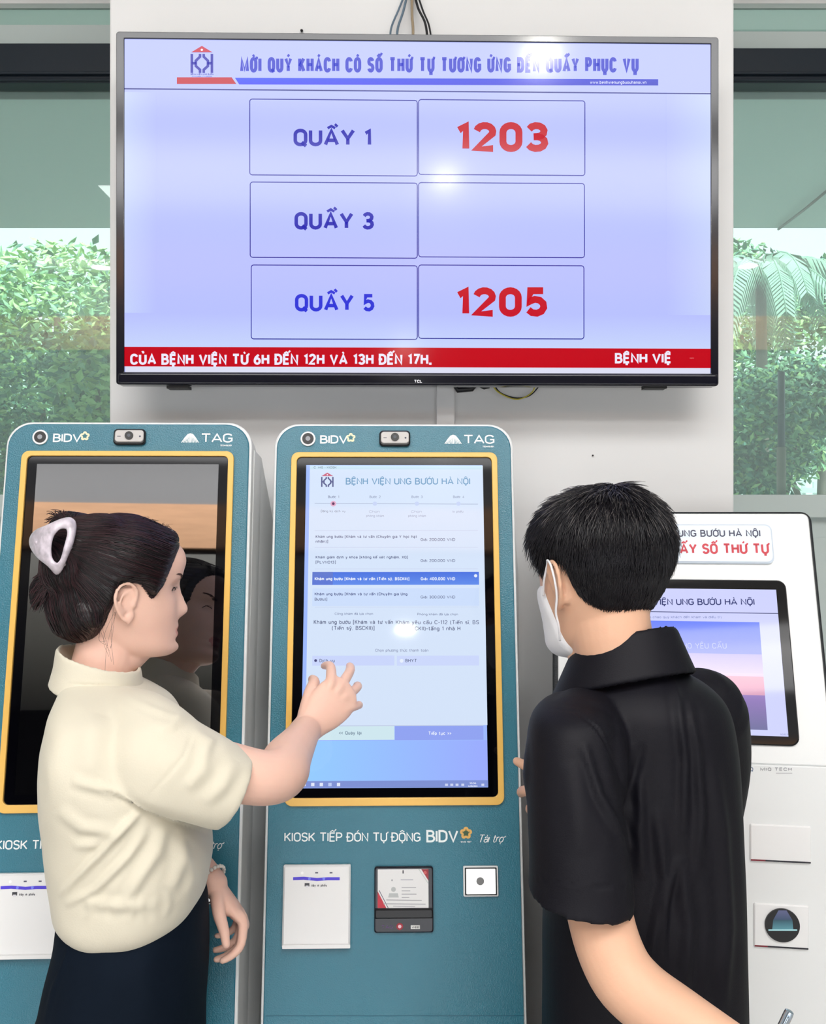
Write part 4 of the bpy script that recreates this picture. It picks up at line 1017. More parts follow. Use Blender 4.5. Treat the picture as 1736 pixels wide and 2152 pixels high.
# torso under the clothes, hips and legs
WROWS = dense([(1418, 140, 268, 1.46, .065, 2, 0), (1436, 127, 300, 1.455, .095, 2, 0), (1462, 111, 334, 1.45, .13, 2.2, 0), (1495, 95, 368, 1.45, .160, 2.3, 0), (1560, 80, 392, 1.445, .172, 2.4, 0),
              (1640, 78, 420, 1.44, .168, 2.4, 0), (1720, 87, 440, 1.44, .158, 2.4, 0), (1800, 97, 447, 1.44, .150, 2.4, 0), (1850, 104, 440, 1.44, .146, 2.4, 0), (1895, 113, 428, 1.445, .145, 2.4, 0), (1925, 140, 398, 1.445, .13, 2.3, 0), (1938, 175, 360, 1.445, .10, 2.3, 0)])
loft(B, rowring(inset(WROWS[4:], 24, .78)))
loft(B, rowring(inset(dense([(1850, 125, 430, 1.45, .12, 2.3, 0), (1960, 115, 436, 1.45, .14, 2.3, 0), (2100, 90, 436, 1.45, .15, 2.3, 0), (2200, 80, 430, 1.45, .15, 2.3, 0)]), 30, .8)))
hipx = P(262, 1900, wd).x
for sy in (-.075, .075):
    limb(B, [(hipx, wd + sy, .80), (hipx + .01, wd + sy, .45), (hipx, wd + sy, .10)], [.078, .052, .034], 20)
    limb(B, [(hipx - .01, wd + sy, .05), (hipx + .12, wd + sy + .02, .035)], [.034, .026], 16)
# right arm reaching to the glass
sh = P(322, 1560, 1.335); el = P(575, 1640, 1.40); wr = P(645, 1532, 1.60)
sh = P(330, 1590, 1.345)
limb(B, [sh + Vector((-.04, .05, -.01)), sh, sh.lerp(el, .5), sh.lerp(el, .88), el.lerp(wr, .12) + Vector((.004, 0, 0)), el.lerp(wr, .36), el.lerp(wr, .7), wr], [.036, .040, .042, .040, .040, .038, .030, .0245], 24)
hf = (P(722, 1452, 1.645) - wr).normalized()
tipsR, thR = hand(B, wr, hf, Vector((.30, -1, .12)),
     [(44, 28, 14), (30, 22, 16), (32, 24, 18), (34, 28, 20)], [24, 2, -14, -30],
     [(.42, .80, -.25), (.18, .75, -.6), (.1, .35, -.9)], s=1.0, flip=-1)
# left arm hanging in front of the far hip
shl = P(230, 1540, 1.60); ell_ = P(330, 1740, 1.62); wl = P(449, 1858, 1.55)
limb(B, [shl, shl.lerp(ell_, .5), ell_], [.045, .04, .036], 20); limb(B, [ell_, ell_.lerp(wl, .5), wl], [.036, .031, .023], 20)
hf2 = (P(500, 1915, 1.55) - wl).normalized()
hand(B, wl, (.62, .02, -.78), Vector((.75, .25, .55)), [(42, 38, 22), (48, 42, 24), (50, 44, 24), (52, 44, 24)], [4, 1, -2, -5],
     [(.7, .6, -.35), (.25, .9, -.35), (.1, .9, -.5)], s=.84, flip=1)
body = finish_body(B, wroot, 'body', [M['skin_w'], M['lips'], M['brow'], M['eye']], wh)

# blouse
S_ = MB()
rows = WROWS
loft(S_, rowring(rows))
sp_, sr_ = spline([P(262, 1560, 1.39), P(320, 1590, 1.345), P(400, 1622, 1.35), P(492, 1662, 1.372)], [.055, .068, .065, .0575], 6)
ax_ = (sp_[-1] - sp_[-2]).normalized(); tube(S_, sp_ + [sp_[-1] + ax_ * .001, sp_[-1] - ax_ * .03], sr_ + [.051, .045], 44)
ax = (P(486, 1655, 1.372) - P(415, 1615, 1.35)).normalized()
limb(S_, [P(225, 1500, 1.435), P(290, 1530, 1.375), P(335, 1578, 1.345)], [.045, .055, .064], 34)
# left sleeve, far side
limb(S_, [P(240, 1540, 1.57), P(290, 1640, 1.60), P(335, 1720, 1.61)], [.06, .058, .055], 30)
sme = remesh(S_, .0038, 14)
folds = [([(210, 1655), (290, 1690), (345, 1712), (455, 1755)], 11, 11, .010, -1),
         ([(300, 1700), (240, 1765), (180, 1825), (122, 1885)], 7, 6, .0075), ([(312, 1740), (270, 1800), (200, 1870), (135, 1905)], 8, 6, .006),
         ([(345, 1730), (330, 1790), (290, 1850), (260, 1900)], 12, 9, .006), ([(380, 1750), (385, 1800), (360, 1870)], 12, 10, .006),
         ([(150, 1640), (200, 1655), (250, 1672)], 9, 8, .006), ([(120, 1700), (170, 1740), (240, 1752), (290, 1712)], 11, 9, .005),
         ([(150, 1780), (200, 1775), (240, 1755)], 9, 8, .004), ([(385, 1500), (360, 1525), (330, 1535)], 10, 10, .004),
         ([(400, 1535), (440, 1560), (420, 1600)], 10, 9, .004), ([(440, 1575), (425, 1620), (390, 1660)], 12, 10, .004), ([(495, 1600), (470, 1650), (430, 1690)], 12, 10, .004),
         ([(210, 1500), (190, 1560), (200, 1620)], 22, 20, .004), ([(130, 1520), (110, 1600), (112, 1700)], 18, 18, .0035), ([(165, 1895), (240, 1905), (330, 1900)], 10, 10, .004),
         ([(185, 1890), (190, 1915), (180, 1935)], 6, 6, .0018), ([(235, 1880), (228, 1910), (236, 1940)], 7, 7, -.0018), ([(275, 1890), (280, 1915), (270, 1940)], 6, 6, .0018), ([(315, 1880), (308, 1910), (318, 1935)], 7, 7, -.0018), ([(350, 1870), (355, 1900), (345, 1930)], 6, 6, .0018), ([(395, 1800), (400, 1850), (385, 1900)], 9, 9, .004),
         ([(250, 1455), (320, 1490), (380, 1510)], 6, 6, .0018), ([(410, 1530), (385, 1590), (300, 1690)], 4, 4, -.0015)]
folds = [(f[0], f[1] * 1.15, f[2] * 1.15) + tuple(f[3:]) for f in folds]
apply_folds(sme, folds, .0028, 30, 3, .85)
apply_folds(sme, [], .0012, 75, 12)
co, _ = mesh_np(sme); set_co(sme, co - np.array(wroot.location))
blouse = link_mesh(sme, 'blouse', [M['cream']], wroot)
# collar of the blouse: a folded band round the neck, higher at the nape
def collar(root, centre, rx, ry, zf, prof, mat_, voxel=.0026, yaw=0, folds=None, a0=0, a1=360, name='collar'):
    m = MB(); n = 72; rings = []
    full = (a1 - a0) >= 360; cnt = n if full else n + 1
    for i in range(cnt):
        a = math.radians(a0 + (a1 - a0) * i / n); ca, sa = math.cos(a), math.sin(a)
        dirv = Vector((math.cos(a + yaw), math.sin(a + yaw), 0)); z = zf(a)
        base = Vector(centre) + Vector((rx * ca * math.cos(yaw) - ry * sa * math.sin(yaw), rx * ca * math.sin(yaw) + ry * sa * math.cos(yaw), z))
        rings.append([base + dirv * o + Vector((0, 0, h)) for o, h in prof])
    k = len(prof); vs = [p for r in rings for p in r]; fs = []
    for i in range(cnt if full else cnt - 1):
        i2 = (i + 1) % cnt
        for j in range(k): j2 = (j + 1) % k; fs.append((i * k + j, i * k + j2, i2 * k + j2, i2 * k + j))
    if not full: fs.append(tuple(range(k))); fs.append(tuple((cnt - 1) * k + j for j in range(k))[::-1])
    m.add(vs, fs); me = remesh(m, voxel, 6); 
    if folds: apply_folds(me, folds, .0008, 40, 5)
    co, _ = mesh_np(me); set_co(me, co - np.array(root.location)); return link_mesh(me, name, [mat_], root)
cprof = [(.000, .0), (.003, .020), (.006, .025), (.010, .021), (.014, -.006), (.021, -.032), (.015, -.036), (.009, -.020), (.005, -.002), (.003, -.014)]
collar(wroot, P(208, 1408, 1.462), .052, .060, lambda a: -.0185 * (1 + math.cos(a)) + .014, cprof, M['cream'], folds=[([(140, 1437), (180, 1440), (240, 1441)], 3, 3, -.002)])

# skirt
K = MB()
rows = dense([(1870, 122, 432, 1.45, .128, 2.3, 0), (1905, 116, 438, 1.45, .136, 2.3, 0), (1960, 108, 441, 1.45, .150, 2.3, 0), (2030, 88, 441, 1.45, .160, 2.3, 0), (2090, 74, 438, 1.45, .165, 2.3, 0), (2152, 60, 434, 1.45, .165, 2.3, 0), (2400, 62, 430, 1.45, .15, 2.3, 0), (2620, 80, 415, 1.45, .14, 2.3, 0)])
loft(K, rowring(rows)); kme = remesh(K, .006, 6)
apply_folds(kme, [([(152, 1940), (140, 2010), (110, 2080), (92, 2152)], 4, 4, .003), ([(118, 1925), (112, 1990), (95, 2010)], 3, 3, .002), ([(200, 1960), (230, 2050), (220, 2150)], 25, 25, .003), ([(330, 1950), (300, 2050), (320, 2150)], 30, 30, .003)], .0015, 20, 9)
co, _ = mesh_np(kme); set_co(kme, co - np.array(wroot.location)); link_mesh(kme, 'skirt', [M['navy']], wroot)
for sy in (-.075, .075):
    m = MB(); limb(m, [(hipx - .03, wd + sy, .045), (hipx + .06, wd + sy, .045), (hipx + .15, wd + sy + .01, .03)], [(.036, .045), (.040, .04), (.034, .028)], 18, side=(0, 1, 0)); rel(m, wroot); m.build('shoe', M['shoe'], wroot)
# hair: swept back over the ears into a low twist held by a claw clip
def hair_shell(hd, thick, out_mb):
    G = HG + HN * thick[..., None]; grid_mb(out_mb, hd.grid(G))
th_ = np.zeros(HG.shape[:2])
for i in range(HG.shape[0]):
    for k in range(HG.shape[1]):
        x, y, z = HG[i, k]; ay = abs(y)
        # front hairline: x beyond which there is skin, by height
        hl = np.interp(z, [-.09, -.045, -.03, -.012, .012, .03, .06, .082, .10, .12], [.04, .04, .04, .040, .040, .046, .056, .066, .080, .09])
        zl = np.interp(x, [-.1, -.065, -.045, -.032, -.022, .0, .014, .024, .032, .045], [-.052, -.046, -.030, -.004, .030, .040, .036, .020, .010, .03])
        e = min(np.clip((hl - x) / .010, -1, 1), np.clip((z - zl) / .008, -1, 1))
        t = .5 + .5 * e; base = .004 + .016 * np.interp(x, [-.1, 0, .05], [1.1, 1, .55]) * np.interp(z, [-.06, 0, .06, .12], [.4, .8, 1, 1.25])
        th_[i, k] = -.006 * (1 - t) + base * t
H_ = MB(); hair_shell(wh, th_, H_)
def hp(x, y, d): return P(x, y, d)
limb(H_, [hp(215, 1140, 1.45), hp(160, 1155, 1.43), hp(140, 1200, 1.42)], [.045, .046, .040], 24)
limb(H_, [hp(200, 1210, 1.45), hp(150, 1255, 1.43), hp(150, 1298, 1.44)], [.05, .038, .034], 24)
limb(H_, [hp(155, 1275, 1.50), hp(170, 1300, 1.46), hp(185, 1290, 1.42)], [.036, .038, .028], 24)
limb(H_, [hp(175, 1118, 1.47), hp(138, 1098, 1.46), hp(115, 1106, 1.45)], [.030, .018, .010], 16)
limb(H_, [hp(100, 1215, 1.42), hp(80, 1240, 1.42), hp(72, 1280, 1.42)], [.014, .013, .004], 12)
hme = remesh(H_, .0032, 8)
co, no = mesh_np(hme)
cl = np.array(P(118, 1150, 1.40))
# combed grooves: waves whose lines run towards the clip
dv = co - cl; ang = np.arctan2(dv[:, 2], dv[:, 0] + .25 * (dv[:, 1])); r_ = np.linalg.norm(dv, axis=1)
g = np.sin(ang * 95 + 6 * np.sin(r_ * 30)) * .6 + np.sin(ang * 170 + 3 * np.sin(r_ * 50 + 1)) * .4
set_co(hme, co + no * (g * .0008)[:, None])
bv = BVHTree.FromPolygons([Vector(v) for v in co], [tuple(p.vertices) for p in hme.polygons])
def comb(starts, target_fn, steps, step, lift=.0006):
    out = []
    for s in starts:
        p = Vector(s); pts = []
        for i in range(steps):
            q = bv.find_nearest(p)
            if q[0] is None: break
            p = q[0] + q[1] * lift; pts.append(p.copy())
            d = target_fn(p); d = d - q[1] * d.dot(q[1])
            if d.length < 1e-5: break
            p = p + d.normalized() * step
        if len(pts) > 3: out.append(pts)
    return out
idx = np.random.choice(len(co), 5200, replace=False)
st = [co[i] for i in idx if co[i][1] < 1.56]
rs = random.Random(5); half = len(st) // 3
def tgt(p): return Vector(cl) + Vector((0, .03, 0)) - p
def stop(paths): return [[q for q in pp] for pp in paths]
pA = comb(st[:half], tgt, 7, .009, .0009); pB = comb(st[half:], tgt, 9, .009, .0005)
hm = MB(); strand_mesh(pB, .00055, .0003, hm, 0); strand_mesh(pA, .0005, .0002, hm, 1)
# loose wisps by the nape and off the twist
for _ in range(20):
    a = P(rs.uniform(205, 250), rs.uniform(1255, 1330), 1.425); b = P(rs.uniform(215, 245), rs.uniform(1390, 1440), 1.40)
    c = a.lerp(b, .5) + Vector((rs.uniform(-.012, .006), -.01, 0))
    if rs.random() < .45: tube(hm, spline([a, c, b.lerp(a, rs.uniform(0, .5))], None, 4), .00018, 3, 1, cap=False)
for _ in range(60):
    a = P(rs.uniform(105, 135), rs.uniform(1205, 1225), 1.41); b = P(rs.uniform(58, 92), rs.uniform(1215, 1290), 1.40)
    tube(hm, spline([a, a.lerp(b, .5) + Vector((0, -.006, rs.uniform(-.004, .010))), b], None, 4), [.001] + [.0007] * 7 + [.0002], 3, rs.choice((0, 1)), cap=False)
for _ in range(70):
    a = P(rs.uniform(120, 160), rs.uniform(1092, 1110), 1.44); b = P(rs.uniform(92, 150), rs.uniform(1070, 1100), 1.44)
    tube(hm, spline([a, a.lerp(b, .5) + Vector((-.002, 0, .006)), b], None, 4), [.001] + [.0006] * 7 + [.0002], 3, rs.choice((0, 1)), cap=False)
for _ in range(60):   # fine hairs along the forehead
    x0 = rs.uniform(300, 352); a = P(x0, 1090 + (x0 - 300) * .35, 1.47); b = a + Vector((rs.uniform(0, .012), -.004, rs.uniform(-.004, .004)))
    tube(hm, [a, a.lerp(b, .5) + Vector((0, 0, .002)), b], .0002, 3, 0, cap=False)
set_co(hme, mesh_np(hme)[0] - np.array(wroot.location)); hair = link_mesh(hme, 'hair', [M['hair_w']], wroot)
rel(hm, wroot); so_ = hm.build('hair_strands', [M['hair_w'], M['hair_w2']], hair); so_['kind'] = 'stuff'
# claw clip: a curved plate with a long hole
def clip_poly(pts, n=14): return spline([(x, y, 0) for x, y in pts] + [(pts[0][0], pts[0][1], 0)], None, 5)
out_ = [(158, 1094), (161, 1108), (155, 1140), (142, 1172), (131, 1198), (118, 1208), (100, 1190), (78, 1172), (63, 1150), (62, 1130), (74, 1114), (96, 1104), (128, 1090), (148, 1087)]
inn_ = [(139, 1112), (141, 1122), (134, 1150), (127, 1175), (120, 1183), (110, 1172), (108, 1150), (113, 1128), (124, 1114), (133, 1111)]
def rs_loop(pts, n):
    q = clip_poly(pts); L = [0]
    for a, b in zip(q, q[1:]): L.append(L[-1] + (b - a).length)
    o = []
    for i in range(n):
        t = L[-1] * i / n; j = max(k for k in range(len(L)) if L[k] <= t); j = min(j, len(q) - 2)
        f_ = (t - L[j]) / max(L[j + 1] - L[j], 1e-9); o.append(q[j].lerp(q[j + 1], f_))
    return o
def align(lp, c):
    k = min(range(len(lp)), key=lambda i: abs(math.atan2(lp[i].y - c[1], lp[i].x - c[0]) + 2.0)); return lp[k:] + lp[:k]
cc = (122, 1148); lo = align(rs_loop(out_, 64), cc); li = align(rs_loop(inn_, 64), cc)
def cd_(x, y): return 1.352 + .00009 * ((x - 122) ** 2) * .12 + ((y - 1145) ** 2) * .0000042
m = MB(); rings = []
for (t, dd, s_) in ((0, 0, 0), (.12, -.004, 0), (.5, -.007, 0), (.88, -.004, 0), (1, 0, 0), (1, .004, 0), (.5, .003, 0), (0, .005, 0)):
    rings.append([P((a.x * (1 - t) + b.x * t), (a.y * (1 - t) + b.y * t), cd_(a.x * (1 - t) + b.x * t, a.y * (1 - t) + b.y * t) + dd) for a, b in zip(lo, li)])
vs = [p for r in rings for p in r]; fs = []
for i in range(8):
    i2 = (i + 1) % 8
    for k in range(64): k2 = (k + 1) % 64; fs.append((i * 64 + k, i * 64 + k2, i2 * 64 + k2, i2 * 64 + k))
m.add(vs, fs, 0, None, True); rel(m, wroot); clip = m.build('hair_clip', M['clip'], wroot); clip['label'] = 'marbled white hair claw clip'
m = MB()
for (x, y) in ((150, 1104), (142, 1150), (128, 1186), (90, 1172), (76, 1140), (104, 1112)):
    a = P(x, y, 1.368); tube(m, spline([a, a + Vector((0, .012, -.001)), P(x + (120 - x) * .15, y, 1.385)], None, 4), [.0028] * 7 + [.0022, .001], 8)
rel(m, wroot); m.build('clip_teeth', M['clip'], clip)
# bracelet
m = MB(); bc = wl.lerp(ell_, .06); axb = (wl - ell_).normalized(); s1 = axb.cross(Vector((0, 0, 1))).normalized(); s2 = axb.cross(s1)
for k in range(26):
    a = 2 * PI * k / 26; c = bc + s1 * (.0285 * math.cos(a)) + s2 * (.0285 * math.sin(a)); limb(m, [c, c + axb * .001], [.003, .003], 8, sub=1)
rel(m, wroot); m.build('bracelet', M['bracelet'], wroot)
# ================================================================== the man
mroot = thing('person', 'man in a black polo shirt and white face mask, seen from behind', 'person', (P(1345, 1076, 1.33).x, 1.33, 0))
mh_ = math.radians(121); Lm = Vector((-math.sin(mh_), math.cos(mh_), 0))
mh = Head(P(1165, 1234, 1.275) - Lm * .074, mh_, math.radians(-7), 0, 1.0)
B = MB(); grid_mb(B, mh.grid(HG)); ear(B, mh, 1); ear(B, mh, -1)
nbm = P(1300, 1400, 1.295)
limb(B, [nbm + Vector((0, 0, -.06)), nbm, mh.w((-.022, 0, -.065)), mh.w((-.020, 0, -.01))], [.058, .055, .054, .054], 28)
limb(B, [mh.w((.02, 0, -.068)), mh.w((.01, 0, -.10))], [.038, .040], 20)
MROWS = dense([(1398, 1235, 1400, 1.315, .07, 2, 0), (1415, 1205, 1445, 1.32, .09, 2, .03), (1440, 1178, 1500, 1.325, .115, 2.2, 0), (1480, 1160, 1536, 1.33, .135, 2.3, 0), (1550, 1150, 1554, 1.335, .140, 2.4, 0),
              (1650, 1150, 1562, 1.335, .138, 2.4, 0), (1800, 1146, 1567, 1.335, .132, 2.4, 0), (1950, 1140, 1572, 1.335, .135, 2.4, 0), (2152, 1138, 1577, 1.335, .140, 2.4, 0), (2330, 1136, 1582, 1.335, .145, 2.4, 0)])
cxm = P(1350, 1900, 1.33).x
loft(B, rowring(inset(MROWS[9:], 40, .7)))
for s_ in (-1, 1):
    o = Vector((.056 * s_, .036 * s_, 0)); b_ = Vector((cxm, 1.33, 0)) + o
    limb(B, [b_ + Vector((0, 0, .82)), b_ + Vector((0, .01, .45)), b_ + Vector((0, 0, .10))], [.060, .052, .038], 20)
# left arm: hangs, bends at the elbow and goes behind the back
A_ = [P(1222, 1570, 1.22), P(1228, 1700, 1.19), P(1257, 1905, 1.16), P(1292, 2020, 1.135), P(1342, 2086, 1.115), P(1430, 2145, 1.095), P(1560, 2215, 1.07)]
limb(B, A_, [.040, .042, .040, .0395, .039, .036, .026], 26)
wm = A_[-1]; hand(B, wm, (P(1640, 2240, 1.06) - wm).normalized(), Vector((.1, -1, .3)), [(60, 60, 35)] * 4, None, [(.5, .8, -.3), (.1, .8, -.6), (-.1, .6, -.8)], s=1.0, flip=1)
# right arm: bent forward, its fingers show between the shirt and the teal kiosk
R_ = [P(1470, 1560, 1.42), P(1460, 1700, 1.50), P(1440, 1850, 1.55), P(1350, 1810, 1.58), P(1284, 1750, 1.55)]
limb(B, R_, [.04, .042, .038, .034, .026], 22)
hand(B, R_[-1], (P(1176, 1698, 1.54) - R_[-1]).normalized(), Vector((.2, -.9, .35)), [(6, 10, 8), (34, 46, 26), (44, 56, 30), (50, 60, 30)], [8, 0, -4, -8],
     [(.7, .6, .1), (.5, .85, 0), (.3, .95, -.1)], s=1.1, flip=1)
finish_body(B, mroot, 'body', [M['skin_m'], M['lips'], M['brow'], M['eye']], mh)

# polo shirt
S_ = MB()
rows = MROWS
loft(S_, rowring(rows))
rows = dense([(1462, 1170, 1235, 1.24, .04, 2, 0), (1478, 1140, 1268, 1.225, .06, 2.1, 0), (1515, 1114, 1292, 1.21, .072, 2.2, 0), (1600, 1104, 1302, 1.20, .078, 2.3, -.02), (1700, 1107, 1314, 1.185, .078, 2.3, -.04), (1800, 1111, 1328, 1.175, .076, 2.3, -.08),
              (1860, 1110, 1334, 1.17, .074, 2.3, -.12), (1893, 1108, 1332, 1.165, .073, 2.3, -.14)])
limb(S_, [P(1300, 1485, 1.33), P(1240, 1522, 1.26), P(1214, 1572, 1.21), P(1208, 1640, 1.20)], [.05, .054, .064, .066], 34)
rg = rowring(rows); last = rg[-1]; c_ = sum(last, Vector()) / len(last)
rg.append([c_ + (p - c_) * .84 + Vector((0, 0, .004)) for p in last]); rg.append([c_ + (p - c_) * .74 + Vector((0, 0, .03)) for p in last]); loft(S_, rg)
limb(S_, [P(1470, 1500, 1.40), P(1480, 1600, 1.46), P(1470, 1720, 1.50)], [.07, .068, .062], 30)
pme = remesh(S_, .0036, 10)
folds = [([(1160, 1488), (1210, 1495), (1255, 1530), (1300, 1610), (1330, 1700)], 2.5, 2.5, -.0022),
         ([(1112, 1842), (1180, 1856), (1250, 1864), (1336, 1864)], 2.2, 2.2, -.0022),
         ([(1225, 1560), (1260, 1670), (1300, 1740), (1322, 1790)], 9, 9, .006), ([(1280, 1540), (1300, 1620), (1325, 1700)], 10, 10, -.004),
         ([(1405, 1410), (1425, 1470), (1440, 1600), (1436, 1760)], 9, 9, .0055), ([(1440, 1450), (1462, 1560), (1475, 1700), (1465, 1850)], 9, 9, .005),
         ([(1380, 1700), (1400, 1850), (1370, 2000), (1355, 2140)], 12, 12, .006), ([(1430, 1800), (1450, 1950), (1430, 2140)], 14, 14, .006), ([(1500, 1600), (1520, 1750), (1530, 1950), (1520, 2140)], 13, 13, .006),
         ([(1340, 1620), (1345, 1750), (1350, 1850)], 12, 12, .005), ([(1350, 1560), (1330, 1650), (1338, 1740)], 9, 9, -.004), ([(1425, 1800), (1400, 1900), (1390, 2050)], 7, 7, .005),
         ([(1200, 1600), (1215, 1700), (1225, 1800)], 24, 24, .003)]
apply_folds(pme, folds, .0018, 24, 4)
co, _ = mesh_np(pme); set_co(pme, co - np.array(mroot.location)); shirt = link_mesh(pme, 'polo_shirt', [M['polo']], mroot)
bk = math.radians(-55)
cp = [(.000, -.01), (.002, .026), (.006, .032), (.010, .028), (.024, -.004), (.034, -.026), (.029, -.031), (.018, -.016), (.008, .006), (.005, -.014)]
collar(mroot, P(1308, 1404, 1.308), .064, .062, lambda a: .030 * (math.cos(a - bk) - 1) + .033, cp, M['polo'])
# trousers and shoes
T_ = MB(); loft(T_, rowring(inset([(2230, 1142, 1575, 1.335, .14, 2.4, 0), (2330, 1142, 1578, 1.335, .145, 2.4, 0), (2430, 1146, 1574, 1.335, .14, 2.4, 0), (2480, 1170, 1550, 1.335, .12, 2.4, 0)], 9, .93)))
for s_ in (-1, 1):
    o = Vector((.078 * s_, .05 * s_, 0)); b_ = Vector((cxm, 1.33, 0)) + o
    limb(T_, [b_ + Vector((0, 0, .72)), b_ + Vector((0, .01, .45)), b_ + Vector((0, .01, .10))], [.085, .074, .064], 26)
    m = MB(); f = Vector((-.5, .86, 0)); limb(m, [b_ - f * .03 + Vector((0, 0, .045)), b_ + f * .09 + Vector((0, 0, .045)), b_ + f * .19 + Vector((0, 0, .032))], [(.040, .044), (.045, .04), (.038, .028)], 18, side=(.86, .5, 0)); rel(m, mroot); m.build('shoe', M['shoe'], mroot)
tme = remesh(T_, .006, 8); co, _ = mesh_np(tme); set_co(tme, co - np.array(mroot.location)); link_mesh(tme, 'trousers', [M['trouser']], mroot)
# hair
tm = np.zeros(HG.shape[:2])
for i in range(HG.shape[0]):
    for k in range(HG.shape[1]):
        x, y, z = HG[i, k]
        hl = np.interp(z, [-.05, .01, .03, .06, .082, .10, .12], [.03, .038, .046, .066, .080, .09, .1])
        zl = np.interp(x, [-.1, -.06, -.045, -.034, -.024, .0, .014, .024, .04], [-.042, -.040, -.026, -.006, .028, .038, .030, .006, .02])
        e = min(np.clip((hl - x) / .010, -1, 1), np.clip((z - zl) / .010, -1, 1)); t = .5 + .5 * e
        base = np.interp(z - zl, [0, .02, .045, .08, .12, .16], [.002, .006, .014, .020, .028, .040]) * np.interp(x, [-.1, 0, .05, .09], [.72, .72, .32, .12])
        base = min(base, np.interp(z, [0, .04, .08, .12], [.009, .012, .022, .044]) + .002)
        tm[i, k] = -.006 * (1 - t) + base * t
H_ = MB(); hair_shell(mh, tm, H_); hme = remesh(H_, .0032, 5)
co, no = mesh_np(hme); l = mh.local(co)
set_co(hme, co + no * ((vnoise(l * np.array([1, 1, .35]), 260, 8) * .0014 + vnoise(l, 70, 2) * .002) * np.clip((l[:, 2] + .01) / .05, .15, 1))[:, None])
co, no = mesh_np(hme)
bv = BVHTree.FromPolygons([Vector(v) for v in co], [tuple(p.vertices) for p in hme.polygons])
whorl = mh.w((-.045, -.005, .125)); hm = MB(); rs = random.Random(11)
l = mh.local(co); cand = [i for i in np.random.choice(len(co), 14000, replace=False) if l[i][0] < .085 and (l[i][2] > .03 or l[i][0] < -.03)]
n_s = 0
for i in cand:
    p = Vector(co[i]); n = Vector(no[i]); li = l[i]
    if p.y > 1.40: continue
    d = p - whorl; d = d - n * d.dot(n)
    if d.length < 1e-4: continue
    d.normalize(); up = np.clip((li[2] - .06) / .05, 0, 1)
    d = (d + Vector((0, 0, -1)) * .5 * (1 - up) + Vector((rs.uniform(-.35, .35), rs.uniform(-.35, .35), rs.uniform(-.1, .1)))).normalized(); d = (d - n * d.dot(n)).normalized()
    L_ = rs.uniform(.018, .036) * (.35 + .65 * np.clip((li[2] + .03) / .08, 0, 1)); lift = rs.uniform(.06, .32) * (.35 + .9 * up) * np.clip((li[2] + .03) / .06, .15, 1)
    pts = []
    for j in range(5):
        t = j / 4; q = p + d * L_ * t + n * (L_ * lift * (t - .75 * t * t) + .0004); nn = bv.find_nearest(q)
        if nn[0] is not None and (q - nn[0]).dot(nn[1]) < .0003: q = nn[0] + nn[1] * .0005
        pts.append(q)
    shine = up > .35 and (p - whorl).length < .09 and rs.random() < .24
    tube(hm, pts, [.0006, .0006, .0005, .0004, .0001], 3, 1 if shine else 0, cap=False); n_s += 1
set_co(hme, mesh_np(hme)[0] - np.array(mroot.location)); hair = link_mesh(hme, 'hair', [M['hair_m']], mroot)
rel(hm, mroot); so_ = hm.build('hair_strands', [M['hair_m2'], M['hair_g']], hair); so_['kind'] = 'stuff'
# face mask: shell over nose, cheeks and chin, with ear loops
tk = np.zeros(HG.shape[:2])
for i in range(HG.shape[0]):
    for k in range(HG.shape[1]):
        x, y, z = HG[i, k]
        xe = np.interp(z, [-.092, -.06, -.03, -.005], [.010, .018, .024, .034])
        e = min(np.clip((x - xe) / .006, -1, 1), np.clip((.004 - z) / .006, -1, 1)); t = .5 + .5 * e
        tk[i, k] = -.005 * (1 - t) + (.0045 + .004 * math.exp(-(y / .03) ** 2)) * t
m_ = MB(); hair_shell(mh, tk, m_); mme = remesh(m_, .003, 6); co, _ = mesh_np(mme); set_co(mme, co - np.array(mroot.location)); mk = link_mesh(mme, 'face_mask', [M['mask']], mroot)
for s_ in (1, -1):
    e = lambda x, z, o: mh.w((x, s_ * (.072 + o), z))
    pts = [e(.032, -.010, -.004), e(.018, .010, .004), e(.004, .030, .008), e(-.002, .036, .012), e(-.014, .030, .017), e(-.020, .010, .017), e(-.016, -.012, .012), e(-.004, -.034, .006), e(.002, -.052, -.002), e(.014, -.072, -.012)]
    m = MB(); tube(m, spline(pts, None, 6), .0016, 8); rel(m, mroot); m.build('ear_loop', M['mask'], mk)
# pen held in the hand behind his back
a, b = P(1622, 2205, 1.05), P(1660, 2124, 1.05); m = MB(); loc = Vector(a)
tube(m, [Vector((0, 0, 0)), (b - a) * .9, (b - a) * .985, b - a], [.0052, .0052, .0048, .0036], 20)
pen = thing('pen', 'shiny silver pen rising at the lower right, held by the man in black', 'pen', loc)
m.build('barrel', M['silver'], pen, sharp=40)
m = MB(); d_ = (b - a).normalized(); s0_ = Vector((-.3, -1, 0)).normalized()
tube(m, [b - a - d_ * .004 + s0_ * .004, b - a - d_ * .006 + s0_ * .0085, b - a - d_ * .04 + s0_ * .0075], [(.0018, .0008)] * 3, 8); m.build('pocket_clip', M['silver'], pen)
